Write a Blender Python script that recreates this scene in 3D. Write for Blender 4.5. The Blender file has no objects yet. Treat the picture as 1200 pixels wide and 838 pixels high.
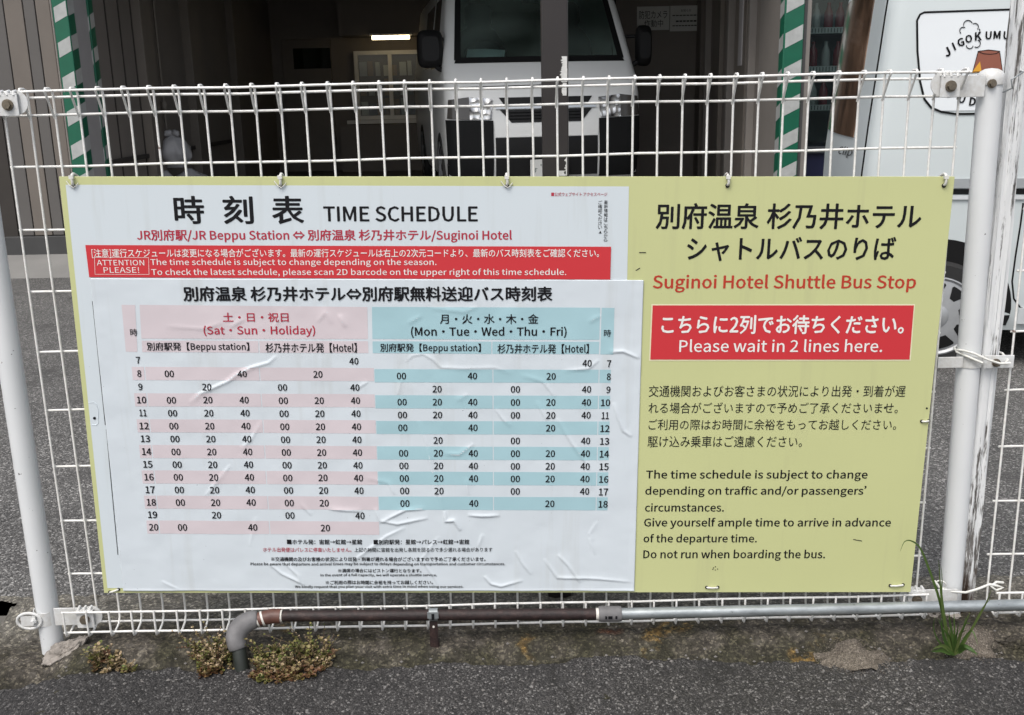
import bpy, bmesh, math, random
import numpy as np
from mathutils import Vector, Matrix
rad = math.radians
random.seed(7)
rng = np.random.default_rng(7)
S = bpy.context.scene
COL = S.collection

# ------------------------------------------------------------------ camera, sky, sun, exposure
FPX, TH, RO, CAMD, CAMH = 1200.0, rad(14.55), rad(-1.22), 2.10, 1.18
_f = np.array([0, math.cos(TH), -math.sin(TH)])
_r0 = np.array([1.0, 0, 0]); _u0 = np.array([0, math.sin(TH), math.cos(TH)])
CR = math.cos(RO) * _r0 + math.sin(RO) * _u0
CU = -math.sin(RO) * _r0 + math.cos(RO) * _u0
CC = np.array([0, -CAMD, CAMH])
cam_data = bpy.data.cameras.new('camera')
cam_data.sensor_width = 36; cam_data.lens = 36.0 * FPX / 1200
cam_data.clip_start = 0.05; cam_data.clip_end = 600
cam = bpy.data.objects.new('camera', cam_data); COL.objects.link(cam)
cam.matrix_world = Matrix(((CR[0], CU[0], -_f[0], CC[0]), (CR[1], CU[1], -_f[1], CC[1]),
                           (CR[2], CU[2], -_f[2], CC[2]), (0, 0, 0, 1)))
S.camera = cam

SUN_EL, SUN_AZ = 58, 205
W = bpy.data.worlds.new('World'); S.world = W; W.use_nodes = True
wn = W.node_tree.nodes; wl = W.node_tree.links
sky = wn.new('ShaderNodeTexSky'); sky.sky_type = 'NISHITA'; sky.sun_disc = False
sky.sun_elevation = rad(SUN_EL); sky.sun_rotation = rad(SUN_AZ)
sky.dust_density = 4.0; sky.air_density = 1.0; sky.ozone_density = 1.0
hs = wn.new('ShaderNodeHueSaturation'); hs.inputs['Saturation'].default_value = 0.42
wl.new(sky.outputs[0], hs.inputs['Color'])
wl.new(hs.outputs[0], wn['Background'].inputs['Color'])
wn['Background'].inputs['Strength'].default_value = 0.15
sun_d = bpy.data.lights.new('sun', 'SUN'); sun_d.energy = 1.1; sun_d.angle = rad(28)
sun_d.color = (1.0, 0.96, 0.90)
sun = bpy.data.objects.new('sun', sun_d); COL.objects.link(sun)
_sd = Vector((math.sin(rad(SUN_AZ)) * math.cos(rad(SUN_EL)), math.cos(rad(SUN_AZ)) * math.cos(rad(SUN_EL)), math.sin(rad(SUN_EL))))
sun.rotation_euler = _sd.to_track_quat('Z', 'Y').to_euler()
S.view_settings.view_transform = 'Standard'; S.view_settings.look = 'None'
S.view_settings.exposure = 0.45; S.view_settings.gamma = 1.0
S.view_settings.use_curve_mapping = False
S.render.engine = 'CYCLES'
S.render.filter_size = 1.05
S.cycles.use_denoising = True
S.cycles.max_bounces = 8

# ------------------------------------------------------------------ measuring helpers
def ray(px, py): return _f + (px - 600) / FPX * CR - (py - 419) / FPX * CU
def P(px, py, Y=0.0):
    d = ray(px, py); t = (Y - CC[1]) / d[1]; return CC + t * d
def G(px, py, z=0.0):
    d = ray(px, py); t = (z - CC[2]) / d[2]; return CC + t * d
def RP(px, py, pt, nrm):
    d = ray(px, py); t = np.dot(np.array(pt) - CC, nrm) / np.dot(d, nrm); return CC + t * d

def _hash(i, j, s):
    v = np.sin(i * 127.1 + j * 311.7 + s * 74.7) * 43758.5453
    return v - np.floor(v)
def vnoise(x, y, scale, seed=0):
    x = np.asarray(x, float) * scale; y = np.asarray(y, float) * scale
    i = np.floor(x); j = np.floor(y); fx = x - i; fy = y - j
    fx = fx * fx * (3 - 2 * fx); fy = fy * fy * (3 - 2 * fy)
    a = _hash(i, j, seed); b = _hash(i + 1, j, seed); c = _hash(i, j + 1, seed); d = _hash(i + 1, j + 1, seed)
    return (a * (1 - fx) + b * fx) * (1 - fy) + (c * (1 - fx) + d * fx) * fy
def sstep(a, b, x):
    t = np.clip((np.asarray(x, float) - a) / (b - a), 0, 1); return t * t * (3 - 2 * t)

# ------------------------------------------------------------------ materials
def rgb(r, g, b):
    return tuple(((c / 255) / 12.92 if c / 255 <= 0.04045 else ((c / 255 + 0.055) / 1.055) ** 2.4) for c in (r, g, b))
class NT:
    def __init__(s, name):
        s.m = bpy.data.materials.new(name); s.m.use_nodes = True
        s.n = s.m.node_tree.nodes; s.l = s.m.node_tree.links
        s.b = s.n['Principled BSDF']; s._co = None
    def co(s):
        if s._co is None: s._co = s.n.new('ShaderNodeTexCoord').outputs['Object']
        return s._co
    def map(s, scale=(1, 1, 1), rot=(0, 0, 0)):
        m = s.n.new('ShaderNodeMapping'); m.inputs['Scale'].default_value = scale; m.inputs['Rotation'].default_value = rot
        s.l.new(s.co(), m.inputs['Vector']); return m.outputs[0]
    def noise(s, scale, detail=3, rough=0.55, vec=None):
        t = s.n.new('ShaderNodeTexNoise'); t.inputs['Scale'].default_value = scale
        t.inputs['Detail'].default_value = detail; t.inputs['Roughness'].default_value = rough
        s.l.new(vec or s.co(), t.inputs['Vector']); return t.outputs['Fac']
    def voro(s, scale, feature='F1', vec=None):
        t = s.n.new('ShaderNodeTexVoronoi'); t.feature = feature; t.inputs['Scale'].default_value = scale
        s.l.new(vec or s.co(), t.inputs['Vector']); return t
    def ramp(s, fac, stops):
        r = s.n.new('ShaderNodeValToRGB'); e = r.color_ramp.elements
        while len(e) < len(stops): e.new(0.5)
        for k, (p, c) in enumerate(stops):
            e[k].position = p; e[k].color = (*c, 1) if len(c) == 3 else c
        s.l.new(fac, r.inputs[0]); return r.outputs[0]
    def mix(s, fac, a, b, mode='MIX'):
        m = s.n.new('ShaderNodeMix'); m.data_type = 'RGBA'; m.blend_type = mode
        for sock, v in ((m.inputs['Factor'], fac), (m.inputs[6], a), (m.inputs[7], b)):
            if hasattr(v, 'is_linked') or hasattr(v, 'links'): s.l.new(v, sock)
            elif isinstance(v, (int, float)): sock.default_value = v
            else: sock.default_value = (*v, 1) if len(v) == 3 else v
        return m.outputs[2]
    def math(s, op, a, b=0.0):
        m = s.n.new('ShaderNodeMath'); m.operation = op
        for k, v in enumerate((a, b)):
            if isinstance(v, (int, float)): m.inputs[k].default_value = v
            else: s.l.new(v, m.inputs[k])
        return m.outputs[0]
    def bump(s, h, strength=0.3, dist=0.002, prev=None):
        b = s.n.new('ShaderNodeBump'); b.inputs['Strength'].default_value = strength; b.inputs['Distance'].default_value = dist
        s.l.new(h, b.inputs['Height'])
        if prev: s.l.new(prev, b.inputs['Normal'])
        s.l.new(b.outputs[0], s.b.inputs['Normal']); return b.outputs[0]
    def base(s, c):
        if hasattr(c, 'links'): s.l.new(c, s.b.inputs['Base Color'])
        else: s.b.inputs['Base Color'].default_value = (*c, 1)
    def pr(s, rough=0.5, metal=0.0, spec=0.5, **kw):
        s.b.inputs['Roughness'].default_value = rough; s.b.inputs['Metallic'].default_value = metal
        s.b.inputs['Specular IOR Level'].default_value = spec
        for k, v in kw.items(): s.b.inputs[k.replace('_', ' ')].default_value = v
        return s.m
def plain(name, c, rough=0.5, metal=0.0, spec=0.5, var=0.12, vs=6.0, bump=0.0, bs=60.0):
    t = NT(name); c = tuple(c)
    n = t.noise(vs, 4, 0.6)
    t.base(t.mix(n, tuple(x * (1 - var) for x in c), tuple(min(1, x * (1 + var)) for x in c)))
    if bump: t.bump(t.noise(bs, 3), bump, 0.002)
    return t.pr(rough, metal, spec)
def glassy(name, tint=(0.8, 0.85, 0.85), alpha=0.25, rough=0.03):
    t = NT(name); t.base(tint)
    g = t.n.new('ShaderNodeBsdfGlossy'); g.inputs['Roughness'].default_value = rough
    tr = t.n.new('ShaderNodeBsdfTransparent'); tr.inputs['Color'].default_value = (*tint, 1)
    fr = t.n.new('ShaderNodeFresnel'); fr.inputs['IOR'].default_value = 1.5
    mx = t.n.new('ShaderNodeMixShader'); t.l.new(fr.outputs[0], mx.inputs[0])
    t.l.new(tr.outputs[0], mx.inputs[1]); t.l.new(g.outputs[0], mx.inputs[2])
    t.l.new(mx.outputs[0], t.n['Material Output'].inputs['Surface']); return t.m

def asphalt(name, stops, scale, patch, bstr, rough=0.8, stain=None):
    t = NT(name)
    wob = t.n.new('ShaderNodeMix'); wob.data_type = 'VECTOR'; wob.inputs['Factor'].default_value = 0.004
    nz = t.n.new('ShaderNodeTexNoise'); nz.inputs['Scale'].default_value = 90
    t.l.new(t.co(), nz.inputs['Vector']); t.l.new(t.co(), wob.inputs[4]); t.l.new(nz.outputs['Color'], wob.inputs[5])
    v = t.voro(scale, vec=wob.outputs[1]); v2 = t.voro(scale * 2.3, vec=wob.outputs[1])
    sp = t.n.new('ShaderNodeSeparateColor'); t.l.new(v.outputs['Color'], sp.inputs[0])
    sp2 = t.n.new('ShaderNodeSeparateColor'); t.l.new(v2.outputs['Color'], sp2.inputs[0])
    c = t.mix(0.42, t.ramp(sp.outputs[0], stops), t.ramp(sp2.outputs[1], stops))
    edge = t.ramp(v.outputs['Distance'], [(0.0, (1, 1, 1)), (0.45, (1, 1, 1)), (0.85, (0.45, 0.44, 0.43))])
    c = t.mix(1.0, c, edge, 'MULTIPLY')
    big = t.ramp(t.noise(1.7, 5, 0.62), [(0.3, (1 - patch,) * 3), (0.7, (1 + patch * 0.7,) * 3)])
    c = t.mix(1.0, c, big, 'MULTIPLY')
    if stain:
        w = t.n.new('ShaderNodeTexNoise'); w.inputs['Scale'].default_value = 3.1; w.inputs['Detail'].default_value = 5; t.l.new(t.co(), w.inputs['Vector'])
        c = t.mix(t.ramp(w.outputs['Fac'], [(0.58, (0, 0, 0)), (0.66, (0.55, 0.55, 0.55))]), c, stain)
        vm = t.n.new('ShaderNodeMix'); vm.data_type = 'VECTOR'; vm.inputs['Factor'].default_value = 0.25; t.l.new(t.co(), vm.inputs[4]); t.l.new(w.outputs['Color'], vm.inputs[5])
        ck = t.voro(1.15, 'DISTANCE_TO_EDGE', vm.outputs[1])
        c = t.mix(t.math('MULTIPLY', t.ramp(ck.outputs['Distance'], [(0.0015, (1, 1, 1)), (0.0045, (0, 0, 0))]), t.ramp(t.noise(2.2, 2), [(0.50, (0, 0, 0)), (0.58, (0.85, 0.85, 0.85))])), c, (0.012, 0.011, 0.010))
    t.base(c)
    h = t.math('SUBTRACT', t.math('MULTIPLY', sp.outputs[1], 0.6), v.outputs['Distance'])
    b = t.bump(h, bstr, 0.004)
    t.bump(t.noise(420, 2), 0.35, 0.0015, b)
    return t.pr(rough, 0, 0.45)

M = {}
M['asphalt_near'] = asphalt('asphalt_near', [(0.0, (0.012, 0.0115, 0.0115)), (0.45, (0.031, 0.029, 0.0285)), (0.85, (0.062, 0.058, 0.056)), (0.985, (0.28, 0.27, 0.26))], 240, 0.42, 0.65, stain=(0.020, 0.019, 0.019))
M['asphalt_lot'] = asphalt('asphalt_lot', [(0.0, (0.036, 0.035, 0.034)), (0.45, (0.080, 0.078, 0.075)), (0.8, (0.15, 0.146, 0.14)), (0.965, (0.50, 0.49, 0.47))], 185, 0.20, 0.5, stain=(0.055, 0.053, 0.051))
def strip_mat():
    t = NT('mossy_concrete')
    n1 = t.noise(9, 6, 0.65); n2 = t.noise(33, 5, 0.7); n3 = t.noise(4.5, 4, 0.6)
    c = t.ramp(n2, [(0.3, (0.028, 0.025, 0.020)), (0.52, (0.080, 0.070, 0.057)), (0.75, (0.185, 0.167, 0.142))])
    moss = t.ramp(n1, [(0.44, (0, 0, 0)), (0.60, (1, 1, 1))])
    c = t.mix(t.math('MULTIPLY', moss, 0.75), c, (0.034, 0.031, 0.016))
    sy0 = t.n.new('ShaderNodeSeparateXYZ'); t.l.new(t.co(), sy0.inputs[0])
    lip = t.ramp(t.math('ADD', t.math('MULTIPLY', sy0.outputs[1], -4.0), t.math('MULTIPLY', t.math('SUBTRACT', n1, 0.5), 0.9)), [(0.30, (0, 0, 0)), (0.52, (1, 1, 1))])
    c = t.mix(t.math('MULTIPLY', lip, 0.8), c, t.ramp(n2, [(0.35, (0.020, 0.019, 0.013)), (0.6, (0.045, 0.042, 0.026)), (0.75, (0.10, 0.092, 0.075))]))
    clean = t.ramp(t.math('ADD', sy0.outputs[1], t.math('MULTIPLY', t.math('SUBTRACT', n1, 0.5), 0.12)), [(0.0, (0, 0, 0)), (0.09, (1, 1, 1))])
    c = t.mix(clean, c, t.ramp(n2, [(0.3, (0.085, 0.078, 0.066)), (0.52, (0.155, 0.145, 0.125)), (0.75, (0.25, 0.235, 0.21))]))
    lich = t.ramp(n3, [(0.63, (0, 0, 0)), (0.69, (1, 1, 1))])
    c = t.mix(t.math('MULTIPLY', lich, t.ramp(n2, [(0.45, (0, 0, 0)), (0.6, (0.7, 0.7, 0.7))])), c, (0.22, 0.13, 0.035))
    # rust stain under the pipe coupling
    sx = t.n.new('ShaderNodeSeparateXYZ'); t.l.new(t.co(), sx.inputs[0])
    dx = t.math('MULTIPLY', t.math('SUBTRACT', sx.outputs[0], 0.205), 14.0)
    dy = t.math('MULTIPLY', t.math('ADD', sx.outputs[1], 0.052), 30.0)
    dd = t.math('SQRT', t.math('ADD', t.math('MULTIPLY', dx, dx), t.math('MULTIPLY', dy, dy)))
    rs = t.ramp(t.math('ADD', dd, t.math('MULTIPLY', n2, 0.9)), [(0.35, (1, 1, 1)), (0.95, (0, 0, 0))])
    c = t.mix(t.math('MULTIPLY', rs, 0.8), c, (0.17, 0.055, 0.022))
    v = t.voro(210); sp = t.n.new('ShaderNodeSeparateColor'); t.l.new(v.outputs['Color'], sp.inputs[0])
    c = t.mix(1.0, c, t.ramp(sp.outputs[0], [(0.0, (0.55, 0.55, 0.55)), (0.7, (1, 1, 1)), (0.97, (2.0, 2.0, 1.9))]), 'MULTIPLY')
    t.base(c)
    b = t.bump(t.noise(60, 6, 0.75), 0.9, 0.006); t.bump(v.outputs['Distance'], 0.5, 0.002, b)
    return t.pr(0.9, 0, 0.3)
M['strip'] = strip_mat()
M['concrete'] = plain('concrete', (0.27, 0.26, 0.24), 0.9, var=0.3, vs=5, bump=0.4, bs=120)
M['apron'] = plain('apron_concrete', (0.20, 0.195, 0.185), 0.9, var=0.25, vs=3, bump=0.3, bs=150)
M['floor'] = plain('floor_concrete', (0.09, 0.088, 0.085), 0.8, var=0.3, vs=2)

def white_coat(name, c=(0.72, 0.72, 0.70), rough=0.38, dirt=0.35):
    t = NT(name); n = t.noise(14, 5, 0.65); n2 = t.noise(130, 3, 0.6)
    f = t.ramp(t.math('MULTIPLY', n, n2), [(0.16, (1, 1, 1)), (0.36, (0, 0, 0))])
    cc = t.mix(t.math('MULTIPLY', f, dirt), c, (0.42, 0.39, 0.33))
    rs = t.ramp(t.noise(38, 2, 0.4), [(0.745, (0, 0, 0)), (0.765, (0.8, 0.8, 0.8))])
    t.base(t.mix(rs, cc, (0.10, 0.035, 0.015)))
    return t.pr(rough, 0, 0.5)
M['wire'] = white_coat('white_coated_wire', (0.86, 0.855, 0.83), 0.35, 0.35)
def post_mat():
    t = NT('white_painted_post'); n = t.noise(5, 4, 0.6); sp = t.noise(95, 2, 0.5)
    c = t.mix(n, (0.62, 0.64, 0.65), (0.74, 0.75, 0.75))
    c = t.mix(t.ramp(sp, [(0.73, (0, 0, 0)), (0.76, (1, 1, 1))]), c, (0.08, 0.07, 0.065))
    t.base(c); return t.pr(0.35)
M['post'] = post_mat()
M['clip'] = white_coat('white_painted_steel', (0.66, 0.67, 0.67), 0.4, 0.4)
M['bolt'] = plain('weathered_bolt_steel', (0.20, 0.17, 0.13), 0.5, 0.7, var=0.4, vs=200)
def sign_mat(name, c, var=0.05, rough=0.42, speck=True):
    t = NT(name); n = t.noise(3.0, 4, 0.6); n2 = t.noise(160, 2)
    cc = t.mix(n, tuple(x * (1 - var) for x in c), tuple(x * (1 + var) for x in c))
    if speck:
        sk = t.noise(22, 4, 0.6, t.map((1, 1, .07)))
        cc = t.mix(t.ramp(sk, [(0.55, (0, 0, 0)), (0.72, (0.16, 0.16, 0.16))]), cc, (0.30, 0.28, 0.20))
        cc = t.mix(t.ramp(n2, [(0.775, (0, 0, 0)), (0.79, (1, 1, 1))]), cc, tuple(x * 0.35 for x in c))
    t.base(cc); return t.pr(rough, 0, 0.5)
M['board'] = sign_mat('yellow_green_board', (0.545, 0.565, 0.278))
M['board_edge'] = sign_mat('board_edge', (0.42, 0.42, 0.22), speck=False)
M['sheet'] = sign_mat('white_vinyl', (0.62, 0.68, 0.715), 0.03, 0.36)
M['sheet_new'] = sign_mat('white_laminate', (0.63, 0.685, 0.725), 0.03, 0.30)
M['pink'] = sign_mat('pink_print', (0.635, 0.565, 0.59), 0.03, 0.32, False)
M['pink2'] = sign_mat('deep_pink_print', (0.72, 0.575, 0.60), 0.05, 0.32, False)
M['blue'] = sign_mat('pale_blue_print', (0.375, 0.565, 0.615), 0.03, 0.32, False)
M['ink'] = plain('black_print', (0.007, 0.007, 0.009), 0.6, spec=0.22, var=0.05)
M['ink_red'] = plain('crimson_print', (0.42, 0.028, 0.055), 0.4, var=0.05)
M['ink_brick'] = plain('brick_red_print', (0.47, 0.042, 0.022), 0.4, var=0.05)
M['red'] = sign_mat('red_print', (0.58, 0.036, 0.045), 0.05, 0.4, False)
M['ink_white'] = plain('white_print', (0.80, 0.79, 0.76), 0.4, var=0.03)
M['cream'] = plain('cream_print', (0.76, 0.72, 0.50), 0.4, var=0.03)
M['tie'] = white_coat('white_plastic_tie', (0.74, 0.74, 0.70), 0.4, 0.3)
def rust_pipe():
    t = NT('rust_brown_pipe'); n = t.noise(55, 6, 0.75); n2 = t.noise(230, 3)
    t.base(t.ramp(n, [(0.3, (0.010, 0.008, 0.008)), (0.55, (0.028, 0.016, 0.015)), (0.78, (0.075, 0.045, 0.038))]))
    t.bump(t.math('ADD', n, n2), 0.5, 0.002); return t.pr(0.55, 0, 0.4)
M['rust_pipe'] = rust_pipe()
def galv():
    t = NT('galvanised_steel'); n = t.noise(40, 5, 0.7, t.map((0.35, 1, 1))); sp = t.noise(70, 4, 0.65)
    c = t.ramp(n, [(0.3, (0.22, 0.24, 0.25)), (0.6, (0.36, 0.39, 0.40)), (0.8, (0.52, 0.54, 0.55))])
    c = t.mix(t.ramp(sp, [(0.66, (0, 0, 0)), (0.72, (0.7, 0.7, 0.7))]), c, (0.06, 0.055, 0.05))
    t.base(c); t.bump(n, 0.2, 0.001); return t.pr(0.42, 0.55, 0.5)
M['galv'] = galv()
M['elbow_grey'] = plain('grey_wrapped_elbow', (0.15, 0.146, 0.148), 0.6, var=0.65, vs=28, bump=0.4, bs=90)
M['elbow_rust'] = plain('red_brown_elbow', (0.105, 0.046, 0.034), 0.5, var=0.6, vs=50, bump=0.3, bs=120)
M['socket'] = plain('black_green_socket', (0.022, 0.026, 0.022), 0.5, var=0.4, vs=60)
M['seal'] = plain('white_thread_seal', (0.62, 0.60, 0.55), 0.6, var=0.2, vs=90)
def wood():
    t = NT('peeling_white_wood')
    v = t.map((1, 1, 0.06)); n = t.noise(130, 6, 0.75, v); n2 = t.noise(42, 5, 0.7, t.map((1, 1, 0.16)))
    w = t.ramp(n, [(0.3, (0.055, 0.05, 0.046)), (0.55, (0.17, 0.16, 0.15)), (0.8, (0.32, 0.31, 0.29))])
    f = t.math('ADD', t.math('MULTIPLY', n, 0.55), t.math('MULTIPLY', n2, 0.45))
    sx = t.n.new('ShaderNodeSeparateXYZ'); t.l.new(t.co(), sx.inputs[0])
    wear = t.ramp(sx.outputs[2], [(0.0, (0.30, 0.30, 0.30)), (0.55, (0.02, 0.02, 0.02)), (1.0, (0.10, 0.10, 0.10))])
    f = t.math('SUBTRACT', f, t.math('MULTIPLY', wear, 0.35))
    c = t.mix(t.ramp(f, [(0.395, (0, 0, 0)), (0.44, (1, 1, 1))]), w, (0.70, 0.71, 0.71))
    rot = t.ramp(t.math('ADD', sx.outputs[2], t.math('MULTIPLY', n2, 0.30)), [(0.22, (1, 1, 1)), (0.29, (0, 0, 0))])
    c = t.mix(rot, c, t.ramp(n, [(0.3, (0.012, 0.008, 0.006)), (0.7, (0.075, 0.045, 0.03))]))
    t.base(c); t.bump(f, 0.9, 0.004); return t.pr(0.8, 0, 0.25)
M['wood'] = wood()
def pole_mat():
    t = NT('dark_brown_pole'); n = t.noise(8, 4)
    t.base(t.mix(n, (0.019, 0.0155, 0.0155), (0.029, 0.024, 0.023))); return t.pr(0.45)
M['pole'] = pole_mat()
M['pole_paint'] = plain('white_paint_remains', (0.60, 0.60, 0.58), 0.7, var=0.25, vs=60, bump=0.6, bs=150)

# ------------------------------------------------------------------ mesh helpers
class MB:
    def __init__(s): s.v = []; s.f = []; s.mi = []
    def add(s, vs, fs, mi=0):
        o = len(s.v); s.v += [tuple(float(c) for c in p) for p in vs]
        for f in fs: s.f.append(tuple(i + o for i in f)); s.mi.append(mi)
    def box(s, a, b, mi=0):
        (x0, y0, z0), (x1, y1, z1) = a, b
        s.add([(x0, y0, z0), (x1, y0, z0), (x1, y1, z0), (x0, y1, z0), (x0, y0, z1), (x1, y0, z1), (x1, y1, z1), (x0, y1, z1)],
              [(3, 2, 1, 0), (4, 5, 6, 7), (0, 1, 5, 4), (1, 2, 6, 5), (2, 3, 7, 6), (3, 0, 4, 7)], mi)
    def tube(s, pts, r, n=8, closed=False, mi=0, cap=True):
        pts = [np.array(p, float) for p in pts]; k = len(pts)
        rs = r if hasattr(r, '__len__') else [r] * k
        vs = []; prev = None
        for i in range(k):
            if closed: t = pts[(i + 1) % k] - pts[i - 1]
            else: t = pts[min(i + 1, k - 1)] - pts[max(i - 1, 0)]
            t = t / (np.linalg.norm(t) + 1e-12)
            if prev is None:
                a = np.array([0, 0, 1.0]) if abs(t[2]) < 0.9 else np.array([1.0, 0, 0])
                u = np.cross(t, a)
            else: u = prev - t * np.dot(prev, t)
            u = u / (np.linalg.norm(u) + 1e-12); w = np.cross(t, u); prev = u
            for j in range(n):
                an = 2 * math.pi * j / n
                vs.append(pts[i] + rs[i] * (math.cos(an) * u + math.sin(an) * w))
        fs = []
        for i in range(k if closed else k - 1):
            for j in range(n):
                a, b = i * n + j, i * n + (j + 1) % n; i2 = (i + 1) % k
                fs.append((a, b, i2 * n + (j + 1) % n, i2 * n + j))
        if cap and not closed:
            fs.append(tuple(reversed(range(n)))); fs.append(tuple((k - 1) * n + j for j in range(n)))
        s.add(vs, fs, mi)
    def prism(s, poly, y0, y1, mi=0):       # poly of (x, z), extruded along y; y0 is the near face
        n = len(poly)
        s.add([(x, y0, z) for x, z in poly] + [(x, y1, z) for x, z in poly],
              [tuple(range(n)), tuple(reversed(range(n, 2 * n)))] + [(i, n + i, n + (i + 1) % n, (i + 1) % n)[::-1] for i in range(n)], mi)
    def grid(s, pts, mi=0, closed_u=False):           # pts[i][j]
        a = len(pts); b = len(pts[0]); vs = [p for row in pts for p in row]; fs = []
        for i in range(a - 1):
            for j in range(b if closed_u else b - 1):
                fs.append((i * b + j, i * b + (j + 1) % b, (i + 1) * b + (j + 1) % b, (i + 1) * b + j))
        s.add(vs, fs, mi)
    def build(s, name, mats, parent=None, smooth=None, bevel=0.0, seg=2):
        me = bpy.data.meshes.new(name); me.from_pydata(s.v, [], s.f)
        mats = mats if isinstance(mats, (list, tuple)) else [mats]
        for m in mats: me.materials.append(m)
        if len(mats) > 1: me.polygons.foreach_set('material_index', s.mi)
        bm = bmesh.new(); bm.from_mesh(me)
        bmesh.ops.recalc_face_normals(bm, faces=bm.faces)
        if bevel:
            es = [e for e in bm.edges if len(e.link_faces) == 2 and e.calc_face_angle(0) > 0.6]
            bmesh.ops.bevel(bm, geom=es, offset=bevel, segments=seg, profile=0.5, affect='EDGES', clamp_overlap=True)
        bm.to_mesh(me); bm.free()
        if smooth is not None:
            me.polygons.foreach_set('use_smooth', [True] * len(me.polygons))
            if smooth < 180: me.set_sharp_from_angle(angle=rad(smooth))
        me.update()
        o = bpy.data.objects.new(name, me); COL.objects.link(o)
        if parent: o.parent = parent
        return o
def tag(o, label, cat, group=None):
    o['label'] = label; o['category'] = cat
    if group: o['group'] = group
    return o
def thing(name, label, cat, loc=(0, 0, 0), rot=(0, 0, 0), group=None):
    o = bpy.data.objects.new(name, None); COL.objects.link(o); o.location = loc; o.rotation_euler = rot
    o.empty_display_size = 0.1
    return tag(o, label, cat, group)
def struct(o): o['kind'] = 'structure'; return o
def raw_grid(name, X, Y, Z, mat, parent=None, keep=None, smooth=True):
    a, b = X.shape
    me = bpy.data.meshes.new(name)
    co = np.stack([X, Y, Z], -1).reshape(-1, 3)
    idx = np.arange(a * b).reshape(a, b)
    f = np.stack([idx[:-1, :-1], idx[:-1, 1:], idx[1:, 1:], idx[1:, :-1]], -1).reshape(-1, 4)
    if keep is not None: f = f[keep.reshape(-1)]
    me.from_pydata(co.tolist(), [], f.tolist()); me.materials.append(mat)
    if smooth: me.polygons.foreach_set('use_smooth', [True] * len(me.polygons))
    me.update()
    o = bpy.data.objects.new(name, me); COL.objects.link(o)
    if parent: o.parent = parent
    return o

import os
FONTS = {}
for _k, _fn in (('gothic', 'Noto Sans CJK Regular.woff2'),):      # fonts that ship inside Blender
    try: FONTS[_k] = bpy.data.fonts.load(os.path.join(bpy.utils.resource_path('LOCAL'), 'datafiles', 'fonts', _fn))
    except Exception: FONTS[_k] = None
_tc = {}; _tx = {}
def read_outlines(texts):        # the built-in font reaches its own Japanese fallback quickly; texts with Latin letters use the gothic file
    latin = [t for t in texts if any((c.isascii() and c.isalnum()) or c in '⇔→■※▲' for c in t)]
    for grp, fnt in ((latin, FONTS['gothic']), ([t for t in texts if t not in latin], None)):
        if grp: read_lines(grp, fnt)
def read_lines(texts, fnt, res=2):        # all texts as lines of one text curve, read back line by line
    cu = bpy.data.curves.new('lettering_source', 'FONT'); cu.size = 1; cu.resolution_u = res; cu.space_line = 3
    if fnt: cu.font = fnt
    cu.body = '\n'.join(texts); ob = bpy.data.objects.new('lettering_source', cu); me = bpy.data.meshes.new_from_object(ob)
    v = np.zeros(len(me.vertices) * 3); me.vertices.foreach_get('co', v); v = v.reshape(-1, 3)[:, :2]
    ln = np.round((.35 - v[:, 1]) / 3).astype(int); fl = [[] for _ in texts]
    for p in me.polygons: fl[ln[p.vertices[0]]].append(tuple(p.vertices))
    for k, t in enumerate(texts):
        idx = np.nonzero(ln == k)[0]; new = np.full(len(v), -1); new[idx] = np.arange(len(idx))
        _tx[t] = (v[idx] + np.array([0, 3.0 * k]), [tuple(int(new[i]) for i in q) for q in fl[k]])
    bpy.data.objects.remove(ob); bpy.data.meshes.remove(me); bpy.data.curves.remove(cu)
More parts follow.
